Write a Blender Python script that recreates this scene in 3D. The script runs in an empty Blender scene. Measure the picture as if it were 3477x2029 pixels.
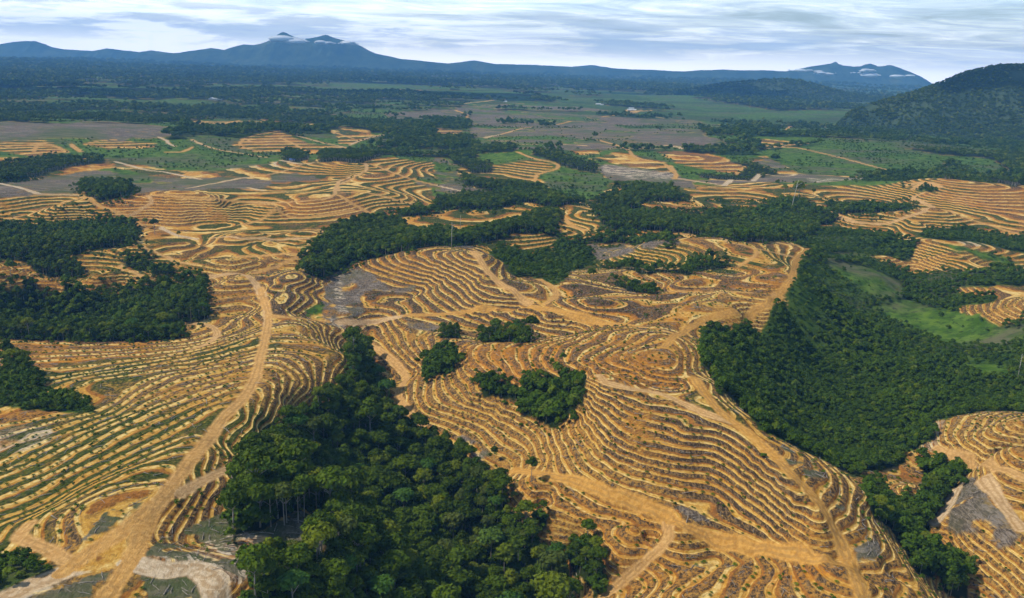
import bpy, math, random
import numpy as np
from mathutils import Vector, Matrix

R = math.radians
S = bpy.context.scene
COL = S.collection
rng = np.random.default_rng(7)
random.seed(7)

# ------------------------------------------------------------------ camera
HC = 200.0                      # camera height above the valley floor datum
FPX = 3011.0                    # focal length in pixels of the 3477 px wide photograph
CX, CY = 1738.5, 1014.5
PITCH, ROLL = R(14.96), R(1.9)
cam_d = bpy.data.cameras.new('camera')
cam = bpy.data.objects.new('camera', cam_d)
COL.objects.link(cam)
cam_d.sensor_width = 36.0
cam_d.lens = 36.0 * FPX / 3477.0
cam_d.clip_start = 1.0
cam_d.clip_end = 200000.0
_F = np.array([0, math.cos(PITCH), -math.sin(PITCH)])
_U0 = np.array([0, math.sin(PITCH), math.cos(PITCH)])
_X = np.array([1.0, 0, 0])
CR = math.cos(ROLL) * _X + math.sin(ROLL) * _U0
CU = -math.sin(ROLL) * _X + math.cos(ROLL) * _U0
M = Matrix(((CR[0], CU[0], -_F[0], 0), (CR[1], CU[1], -_F[1], 0), (CR[2], CU[2], -_F[2], HC), (0, 0, 0, 1)))
cam.matrix_world = M
S.camera = cam
S.render.resolution_x, S.render.resolution_y = 1024, 598

# ------------------------------------------------------------------ world: sky and high thin cloud
SUN_EL, SUN_AZ = R(52), R(-92)   # azimuth measured from +Y (view direction) towards +X
w = bpy.data.worlds.new('World')
S.world = w
w.use_nodes = True
class NB:
    """small helper that writes shader node trees"""
    def __init__(s, tree):
        s.t = tree
        s.t.nodes.clear()
    def n(s, typ, **kw):
        x = s.t.nodes.new(typ)
        for k, v in kw.items():
            setattr(x, k, v)
        return x
    def put(s, sock, v):
        if v is None:
            return
        if isinstance(v, bpy.types.NodeSocket):
            s.t.links.new(v, sock)
        elif isinstance(v, (tuple, list)):
            sock.default_value = tuple(v) + ((1.0,) if len(v) == 3 and sock.type == 'RGBA' else ())
        else:
            sock.default_value = v
    def m(s, op, a, b=None, c=None, clamp=False):
        x = s.n('ShaderNodeMath', operation=op, use_clamp=clamp)
        s.put(x.inputs[0], a); s.put(x.inputs[1], b); s.put(x.inputs[2], c)
        return x.outputs[0]
    def vm(s, op, a, b=None, scale=None):
        x = s.n('ShaderNodeVectorMath', operation=op)
        s.put(x.inputs[0], a); s.put(x.inputs[1], b)
        if scale is not None: s.put(x.inputs['Scale'], scale)
        return x.outputs[0]
    def step(s, v, lo, hi):
        x = s.n('ShaderNodeMapRange', interpolation_type='SMOOTHSTEP')
        s.put(x.inputs[0], v); s.put(x.inputs[1], lo); s.put(x.inputs[2], hi)
        return x.outputs[0]
    def mix(s, f, a, b):
        x = s.n('ShaderNodeMix', data_type='RGBA')
        s.put(x.inputs[0], f); s.put(x.inputs[6], a); s.put(x.inputs[7], b)
        return x.outputs[2]
    def noise(s, vec, scale, detail=3.0, rough=0.55, dist=0.0):
        x = s.n('ShaderNodeTexNoise')
        s.put(x.inputs['Vector'], vec); s.put(x.inputs['Scale'], scale)
        s.put(x.inputs['Detail'], detail); s.put(x.inputs['Roughness'], rough); s.put(x.inputs['Distortion'], dist)
        return x.outputs[0]
    def map(s, vec, scale=(1, 1, 1), rot=(0, 0, 0), loc=(0, 0, 0)):
        x = s.n('ShaderNodeMapping')
        s.put(x.inputs['Vector'], vec)
        x.inputs['Scale'].default_value = scale; x.inputs['Rotation'].default_value = rot; x.inputs['Location'].default_value = loc
        return x.outputs[0]
    def attr(s, name):
        return s.n('ShaderNodeAttribute', attribute_name=name)
    def sep(s, v):
        x = s.n('ShaderNodeSeparateXYZ'); s.put(x.inputs[0], v)
        return x.outputs
    def comb(s, x_, y_, z_):
        x = s.n('ShaderNodeCombineXYZ')
        s.put(x.inputs[0], x_); s.put(x.inputs[1], y_); s.put(x.inputs[2], z_)
        return x.outputs[0]

b = NB(w.node_tree)
sky = b.n('ShaderNodeTexSky', sky_type='NISHITA', sun_disc=False)
sky.sun_elevation = SUN_EL
sky.sun_rotation = SUN_AZ
sky.altitude = 100
sky.air_density, sky.dust_density, sky.ozone_density = 1.0, 0.6, 1.5
tc = b.n('ShaderNodeTexCoord').outputs['Generated']
d = b.sep(tc)
zc = b.m('MAXIMUM', d[2], 0.015)
# project the direction on a cloud layer overhead, so streaks flatten towards the horizon
pl = b.comb(b.m('DIVIDE', d[0], b.m('ADD', zc, 0.06)), b.m('DIVIDE', d[1], b.m('ADD', zc, 0.06)), 0.0)
st = b.map(pl, scale=(0.55, 0.8, 1), rot=(0, 0, R(-14)))
n1 = b.noise(st, 1.3, 10, 0.66, 0.9)
n2 = b.noise(b.map(pl, scale=(.5, .7, 1), loc=(3.1, 7.7, 0)), 0.45, 5, 0.6, 0.4)
# a clearer patch of blue towards the right, thicker veil to the left
side = b.m('MULTIPLY', b.m('DIVIDE', d[0], b.m('MAXIMUM', d[1], 0.05)), 0.28)
cir = b.m('SUBTRACT', b.m('ADD', b.m('MULTIPLY', n1, 0.85), b.m('MULTIPLY', n2, 0.65)), side)
cirm = b.step(cir, 0.42, 0.90)
hz = b.step(d[2], 0.045, -0.01)
veil = b.m('MAXIMUM', b.m('ADD', b.m('MULTIPLY', cirm, 0.85), 0.02), b.m('MULTIPLY', hz, 0.95))
# a few flat grey-white fair-weather clouds low over the horizon
lowc = b.noise(b.map(tc, scale=(7.0, 7.0, 55.0), loc=(0.4, 1.3, 0.2)), 1.0, 6, 0.6, 0.2)
band = b.m('MULTIPLY', b.step(d[2], 0.0, 0.022), b.step(d[2], 0.075, 0.035))
lowm = b.m('MULTIPLY', b.m('MULTIPLY', b.step(lowc, 0.47, 0.60), band), 0.8)
SKYMUL = 0.12
bg1 = b.n('ShaderNodeBackground'); b.put(bg1.inputs[0], sky.outputs[0]); bg1.inputs[1].default_value = SKYMUL
bg2 = b.n('ShaderNodeBackground'); b.put(bg2.inputs[0], b.mix(b.step(d[2], .10, .0), b.mix(b.step(n1, .28, .80), (0.36, 0.64, 0.90), (0.92, 0.92, 0.88)), (0.98, 0.93, 0.86))); 
bg3 = b.n('ShaderNodeBackground'); b.put(bg3.inputs[0], b.mix(b.step(lowc, .52, .75), (0.50, 0.58, 0.66), (0.72, 0.77, 0.82))); bg3.inputs[1].default_value = 1.6
b.put(bg2.inputs[1], b.m('ADD', b.m('ADD', 0.62, b.m('MULTIPLY', b.step(d[2], 0.40, 0.0), 1.6)), b.m('MULTIPLY', b.step(d[2], 0.10, 0.0), .70)))
m1 = b.n('ShaderNodeMixShader'); b.put(m1.inputs[0], veil); b.put(m1.inputs[1], bg1.outputs[0]); b.put(m1.inputs[2], bg2.outputs[0])
m2 = b.n('ShaderNodeMixShader'); b.put(m2.inputs[0], lowm); b.put(m2.inputs[1], m1.outputs[0]); b.put(m2.inputs[2], bg3.outputs[0])
wo = b.n('ShaderNodeOutputWorld'); b.put(wo.inputs[0], m2.outputs[0])

sun_d = bpy.data.lights.new('sun', 'SUN')
sun_d.energy = 4.2
sun_d.angle = R(0.6)
sun_d.color = (1.0, 0.93, 0.78)
sun = bpy.data.objects.new('sun', sun_d)
COL.objects.link(sun)
_sd = Vector((math.sin(SUN_AZ) * math.cos(SUN_EL), math.cos(SUN_AZ) * math.cos(SUN_EL), math.sin(SUN_EL)))
sun.rotation_euler = _sd.to_track_quat('Z', 'Y').to_euler()
sun.location = (0, 0, 600)

S.view_settings.view_transform = 'Standard'
S.view_settings.look = 'None'
S.view_settings.exposure = 0.0
S.view_settings.gamma = 1.0
S.render.engine = 'CYCLES'
cy = S.cycles
cy.use_denoising = True
cy.max_bounces = 5
cy.diffuse_bounces = 2
cy.glossy_bounces = 1
cy.transmission_bounces = 2
cy.transparent_max_bounces = 6
cy.volume_bounces = 1
cy.use_adaptive_sampling = True
cy.adaptive_threshold = 0.02
# ------------------------------------------------------------------ survey: places read off the photograph
# every entry is "<crop letter> x,y x,y ..." ; crop letter gives origin and scale in photo pixels
CROPS = {'A': (0, 1000, .6997), 'B': (1150, 1000, .6997), 'C': (2277, 1000, .6997),
         'D': (0, 400, .4762), 'E': (1150, 400, .4762), 'F': (2277, 400, .4762),
         'G': (0, 0, .6901), 'H': (1738, 0, .6901), 'O': (0, 0, 1.3798), 'N': (0, 0, 1.0)}
def px(s):
    out, c = [], None
    for tok in s.split():
        if tok in CROPS:
            c = CROPS[tok]
        else:
            a, e = tok.split(',')
            out.append((c[0] + float(a) * c[2], c[1] + float(e) * c[2]))
    return np.array(out)
KZ = 1.8      # metres of height per terrace
def zP(p):
    return KZ * (p - 0.5 * np.maximum(np.asarray(p, float) - 22.0, 0))
# contour index P (one unit = one terrace) : points on that contour
CONT = """
0|A -200,215 0,208 300,213 500,215 700,207 880,180 950,165
3|A -100,270 0,270 300,270 600,262 900,230 1000,215
6|A 0,330 300,315 600,290 900,262 1100,215 1250,165
8|A 200,385 450,355 700,318 1000,262 1240,180
10|A 230,420 400,385 650,352 900,312 1100,262 1240,215
12|A 330,455 420,420 600,392 800,350 1000,315 1240,265
13|A 480,520 470,450 560,410 640,400 
14|A 570,510 600,470 700,410 800,380 1000,340 1235,290
15.5|A -50,740 200,650 350,600 500,570 650,480 780,400 900,370 1180,330
18|A 0,840 200,760 400,660 600,570 750,480 900,430 1190,375
20|A 0,880 300,760 500,660 700,560 850,480 1000,440 1185,410
22|A 0,960 300,820 500,720 700,620 850,540 1000,490 1180,440
24|A 0,1040 200,940 500,790 700,690 850,610 1000,540 1150,490
26|A 0,1100 250,990 450,880 650,780 850,690 1000,600 1090,545
28|A 0,1180 50,1120 130,1080 250,1020 350,960 550,870 800,760 960,700
30|A 110,1180 130,1130 220,1050 350,980 500,910 700,830 920,795
32|A 290,1200 280,1110 340,1040 450,970 600,920 830,900
33.5|A 390,1150 370,1080 420,1010 550,960 700,930 800,925
33.8|A 420,1140 500,1060 620,1000 720,1000
33.7|A 500,1200 400,1290 620,1150
33|A 300,1400 600,1350 100,1440
32.5|A 800,1250
31|A 900,1400 1050,1450
32|A 700,1450
9|A 1310,200 1400,195 1500,215 1600,250 1700,320 1680,370
12|A 1310,240 1450,240 1560,290 1600,350 1570,450
14|A 1300,280 1430,290 1510,340 1530,440
16|A 1300,310 1400,325 1480,390 1480,460
18|A 1290,345 1390,370 1415,430 1390,550 1340,650
20|A 1290,375 1345,395 1350,480 1310,600 1240,750
22|A 1255,450 1280,480 1260,580 1200,680 1150,760
24|A 1190,545 1200,600 1130,660 1090,720
26|A 1075,760 1060,850
26|A 1090,940 1010,1080
28|A 980,960 930,1060 860,1200
24|A 1130,980 1100,1050
30|A 900,990 800,1180
25|A 1200,1000
26|A 1250,1120
5|A 1300,130 1290,60
7|A 1400,130 1500,160
25|A 1300,1200
24|A 1500,1130
21|A 1500,1400
8|A 1700,1100
3|A 1500,750
10|A 1350,820
-5|B 60,260 150,400
-7|B 150,550 300,750
-9|B 450,850 550,1000
-10|B 600,1150 750,1250
-10|B 850,1400 600,1450 700,1650
-8|B 200,1000 300,1300
0|B 0,150 20,190
-1|B 60,180
-5|B 200,270 290,350 320,410
-4|B 150,165 210,240 260,300 310,360
-1.5|B 250,180 285,250 340,310 390,345
1|B 350,190 375,250 410,305
4|B 450,205 460,250 500,290
6|B 550,220 530,270 530,300
7|B 590,250 585,320 620,380 660,420
9|B 850,222 750,228 640,250 625,310 680,375
11|B 740,240 710,290 745,340 790,385
13|B 1150,190 960,220 830,250 810,300 855,365
15|B 1200,182 1050,220 930,250 900,300 950,372
17|B 1250,175 1110,215 1010,260 980,310 1030,370
19|B 1290,170 1120,240 1060,290 1090,345 1200,385
21|B 1400,172 1230,250 1160,310 1230,370 1400,410
23|B 1520,180 1330,260 1270,310 1330,370 1500,425 1650,440
25|B 1600,200 1400,270 1370,310 1450,360 1600,410 1690,390 1690,330
27|B 1560,250 1440,290 1500,330 1620,350 1650,300
28.5|B 1560,300
-2|B 340,430 340,500 400,580 550,640 650,700 720,790
0|B 420,420 400,470 430,540 560,590 700,650 800,740 880,790
2|B 470,400 480,470 560,540 700,590 830,680 920,740 940,810
4|B 530,380 540,440 620,510 760,560 900,640 960,700 1000,800
6.5|B 640,480 800,540 950,600 1030,680 1060,800 1100,860
8.5|B 1060,650 1110,760 1170,850
10.5|B 1100,580 1160,720 1250,830 1400,920 1600,980 1715,1000 C 105,1000 250,1080 350,1130 470,1200
12|B 1140,570 1200,680 1300,790 1500,870 1700,930 C 230,960 350,1050 480,1130 620,1240
14.5|B 1180,560 1260,680 1400,780 1600,840 C 60,850 200,870 330,950 470,1050 600,1160 740,1250
17|B 1220,540 1330,680 1500,750 1700,790 C 220,800 380,900 560,1040 720,1145
19.5|B 1240,500 1400,620 1600,680 C 80,710 220,730 400,850 560,970 690,1050
22|B 1250,470 1450,570 1650,620 C 60,655 250,680 400,790 520,890 600,960
24|B 1250,440 1450,500 1700,560 C 180,600 280,640 420,740
25.5|B 1200,400 1400,450 C 100,545 220,590
27|C 120,410 200,520
20.5|C 650,930
13|C 880,1330 940,1420
8|C 950,1600
6|C 1100,1440
8.5|C 1200,1400 1150,1310 1040,1150 990,1000
10.5|C 930,1360 1060,1390 1130,1340 1070,1200 1010,1090 950,980
12.5|C 900,1310 1000,1290 1040,1200 970,1080
15|C 830,1170 910,1150 920,1050 970,990 900,900
17|C 790,1080 850,1050 870,950 860,890 760,800
19|C 740,990 800,940 800,870 730,790
20.5|C 690,900 740,880 730,830 640,750
22|C 600,850 660,830 650,770 520,690
14|C 430,640 600,720 850,870
21|C 300,520 400,600
20|C 200,370 190,300
16|C 270,130 480,80 
1|B 830,930 900,990 950,1040
2.5|B 900,930 1000,1020 1150,1100 1250,1140
4|B 970,920 1100,1010 1250,1080 1350,1110
5.5|B 1150,950 1300,1030 1450,1070
7|B 1350,1000 1500,1060
7|B 1460,1120
5|B 1360,1130 1390,1180 1500,1200 1570,1160
3|B 1270,1150 1290,1210 1380,1280 1480,1270
1|B 1280,1260 1330,1330 1420,1330
9|C 0,1120 100,1130
8|C 300,1200
10|C 500,1235
12|C 700,1280 800,1300
4|C 150,1350 230,1290 0,1440
5.2|C 130,1471 200,1390 260,1320
6.3|C 280,1440 340,1330 390,1290
7.4|C 400,1440 430,1300
8.5|C 480,1440 510,1310
9.6|C 580,1450 575,1330
10.8|C 680,1440 640,1370 620,1320
0|C -100,1250 -150,1400
-5|B 1150,1250 1000,1120
-3|B 1200,1450
1|C 1280,600 1290,700 1400,800 1550,860 1715,900
3|C 1350,630 1330,710 1450,780 1715,845
5|C 1450,600 1410,700 1500,775 1650,825
8|C 1560,590 1500,690 1590,770 1700,800
11|C 1640,600 1590,690 1650,745 1715,760
13|C 1700,640
2|C 1170,900
1|C 1100,1100 1300,1270
-4|C 1030,920 1150,1010 1330,900 1200,1180 1400,1330 1280,1000
-2|C 1280,1080 1400,1200 1600,1380 1690,1471
1|C 1330,1060 1500,1200 1700,1360
3|C 1420,1050 1715,1290
6|C 1500,900 1700,1050
-6|C 1450,1471 1550,1650
13|C 260,240
9|C 380,420
7|C 400,200
-4|C 600,250 560,500
-8|C 750,450 900,350
-11|C 900,600 1000,700 1150,690
-6|C 850,800 700,720
-7|C 1200,350 1200,500
-5|C 1500,350 1500,500 1650,480 1350,560
-4|C 1000,880
-3|F 2025,1350 2090,1430 2200,1480
0|F 2170,1320 2180,1390 2300,1470
3|F 2300,1310 2300,1380 2440,1450
6|F 2430,1300 2400,1350 2520,1420
-3|F 1975,1200 2080,1260
1|F 2130,1210 2200,1260
4|F 2300,1230 2520,1260
-4|F 1640,1030 1730,1090
-2|F 1740,1010 1770,1060 1850,1090
0|F 1830,1000 1880,1070
2|F 1930,1000 1980,1060
4|F 2030,1000 2080,1060
6|F 2120,1000 2200,1060 2400,1080
3|F 1450,980 1700,985 1900,990
5|F 1220,840 1500,858 1750,900 1850,940
8|F 1450,830 1700,860 1950,900 2050,940 1950,965
3|F 1600,790 1900,810
1|F 1200,755 1100,790 1250,800
14|F 1870,635
10|F 1600,670 1750,735
12|F 1780,650
8|F 1300,690 1500,675
5|F 1250,720 1500,745
7|F 2000,770 2160,755 1980,660
11|F 1880,700 2050,690
2|F 1400,630
10|F 1000,560 1700,560
2|F 900,720 300,750 600,800
4|F 1200,950
5|F 1100,870
2|F 1300,1090
2|F 1500,1130
-4|F 1600,1220 1800,1120 1500,1000
-2|F 1100,1300
6|F 1000,1150
-8|F 1700,1400
-5|F 2300,1150
14|F 925,1100
16|F 880,1210
5|F 2350,950
3|F 2520,950 2100,850
10|F 2400,720
6|F 2250,800
24|F 1950,430
18|F 1700,470 2250,450 2520,480
14|F 1800,550 2200,610 2520,620
12|F 1500,450
8|F 1000,500 1400,530
8|F 300,510
3|F 500,595
10|F 150,290
3|F 300,410 200,480
8|F 600,285
18|F 1400,180
12|F 900,230
11|F 1700,300
4|F 1300,405 800,430
12|F 2050,280
6|F 2300,430
14|D 1050,560 1300,562 1500,570 1640,590
10|D 1075,610 1300,615 1600,610
7|D 1060,660 1300,668 1620,640
4|D 1040,700 1300,712 1620,675
1|D 1100,745 1300,760 1600,712
12|D 600,570 800,570 1030,575
8|D 700,640 950,650
10|D 420,630 650,630
6|D 300,680 700,690
2|D 130,740 400,745 600,735
9|D 20,600 250,570 500,560
5|D 80,680 250,640 400,620
2|D 0,730 150,700
-2|D 100,800 500,850 900,820
2|D 1000,900 1100,800
5|D 300,450 1200,500
8|D 1500,480
10|D 2110,610 2300,600 2520,560
7.5|D 2030,640 2200,655 2520,605
5|D 1980,665 2120,700 2300,692 2520,655
3|D 1840,740 2100,745 2400,725
8|D 1950,640
6|D 1890,640 1870,690
4|D 1800,650 1770,700 1800,725
2|D 1700,680 1700,730
0|D 1560,770 1620,745
12|D 1960,610 1800,600
9|D 1500,535 1850,560
6|D 2000,500
8|D 2200,520
5|D 2000,465 2400,445
11|D 2380,540
14|D 2520,330
7|D 2100,370 2300,400
3|D 2300,430 2500,430
8|D 1150,880 1500,860 1900,860
4|D 1160,910 1400,915 1800,910
1|D 1300,945 1700,945 2000,930
9|D 1850,800 2100,790
5|D 1900,835 2100,835
10|D 950,900
6|D 400,950 700,930 1200,940 1350,1010
2|D 620,1040 800,1045
9|D 2100,965 1700,980
6|D 1500,1000
3|D 1450,1020 1700,1050
5|D 1600,1110 1900,1060
9|D 0,1035 200,1095 500,1145
4|D 0,1090 200,1150 430,1190
0|D 300,1205 600,1215 900,1190
8|D 700,1080 900,1060 1000,1080
4|D 700,1110 900,1110 1100,1130
1|D 740,1160 1000,1180 1250,1160
2|D 1150,1060
-4|D 300,1350 800,1300 0,1450
-3|D 1400,1250 1000,1400
8|D 1770,1135
6|D 1860,1250
5|D 1530,1190 1800,1190
3|D 1520,1290 1840,1270
1|D 1550,1370 1800,1360
3|D 1840,1110 2100,1045 2260,1070 2320,1130 2220,1230 2250,1320 2100,1400
6|D 1900,1150 2080,1080 2200,1110 2180,1180 1930,1250
7|D 1940,1290 2060,1250 2050,1320 1960,1390
9|D 1960,1180 2100,1130
2|D 2400,1200 2500,1400
4|E 80,1070 140,1120 300,1180 410,1210
6|E 150,1000 180,1060 350,1130 540,1185
8|E 240,980 280,1040 450,1110 600,1150 700,1180
10|E 350,970 400,1040 600,1110 760,1180 850,1240 900,1300 980,1350
12|E 440,960 480,1020 700,1080 870,1160 930,1230 1000,1290 1130,1340
15|E 660,960 680,1020 830,1080 1000,1150 1150,1220 1290,1310
18|E 800,960 850,1000 1000,1090 1070,1140
20|E 870,955 960,1000
22|E 960,945
1|E 150,1290 190,1330 400,1310 530,1290
2.5|E 200,1250 250,1310 520,1280
4.5|E 530,1210 540,1270 600,1330 610,1370
6|E 630,1190 660,1270 770,1370
8|E 700,1210 740,1270 880,1355
0|E 0,1200 300,1400
18|E 1060,1090
16|E 1180,1200
14|E 1380,1320
16|E 1100,1000 1200,1120
15|E 1250,1150 1400,1190 1450,1280
13.5|E 1260,1115 1400,1140 1500,1200 1550,1260 1500,1320
4|E 1500,950
7|E 1650,1080 1300,1050
9|E 1100,950
13|E 1600,1130 1900,1190 2250,1245
15|E 1600,1200 2000,1240 2520,1240
16.5|E 1580,1290 2000,1290 2300,1290 2520,1260
17.5|E 1500,1345 2000,1380 2300,1350 2520,1300
16|E 2300,1100
12|E 2050,1170 2240,1215 1960,1100
18|E 2500,1180
6|E 1950,990 2050,1025
9|E 2040,980 2200,1035
12|E 2150,950 2350,1045
15|E 2300,915 2520,1010
17|E 2520,900
5|E 2200,1075 1950,1040
4|E 1950,910
5|E 2250,885
9|E 1650,800 2000,790 2400,800
4|E 1700,845 2100,845
11|E 1750,700
4|E 1600,800
9|E 1700,625
2|E 2100,700 1950,660
12|E 1380,770
9|E 1150,800 1450,850
4|E 1050,830
5|E 1530,910 1300,960
3|E 200,850 800,830
4|E 1350,700
8|E 1450,600
6|E 1000,680
3|E 500,700 500,775
2|E 900,600 1000,330 1300,490 1650,540
3|E 600,250
12|E 1200,240 1350,275
10|E 1550,330
7|E 1100,300 1400,360
5|E 1050,350
1|E 980,410 1200,465 1420,475
12|E 200,330 480,290
8|E 650,310
4|E 660,360
5|E 640,410
3|E 500,490
6|E 250,480
8|E 0,480
10|E 200,400
8|E 400,540
1|E 680,590
3|E 300,640
8|E 1800,270
10|E 2100,220
6|E 2300,380
4|E 1900,400
9|E 2450,250
3|E 2500,450 2200,480
5|E 2100,590
6|E 2500,620
15|F 850,1050
12|F 980,935
13|F 600,870
18|F 750,1300
18|F 500,1380 200,1440
16|F 0,1200 400,1200
15|F 500,1110
17|F 150,850
20|C 60,200
5|B 560,120 650,150 720,165
6.5|B 640,95 700,125 760,150
8|B 730,90 790,140 850,160
9|B 800,80 850,120 950,160
10|B 860,70 900,110 1000,150 1100,170
11.5|B 920,65 960,105 1100,140 1180,150
4|B 600,185 780,192
2|B 300,110 480,165
12|D 2000,95
3|D 1850,250 450,240
8|D 2300,150 1200,220
10|D 300,160 700,160
6|D 1000,200
4|D 1500,330 100,330
5|D 2200,30
12|A -300,700
26|A -300,1200
34|A -100,1500 300,1800
20|A 1100,1700
8|C 1950,900
5|C 2000,1400 1400,1700
2|A -400,300
4|C 0,1700
"""
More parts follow.
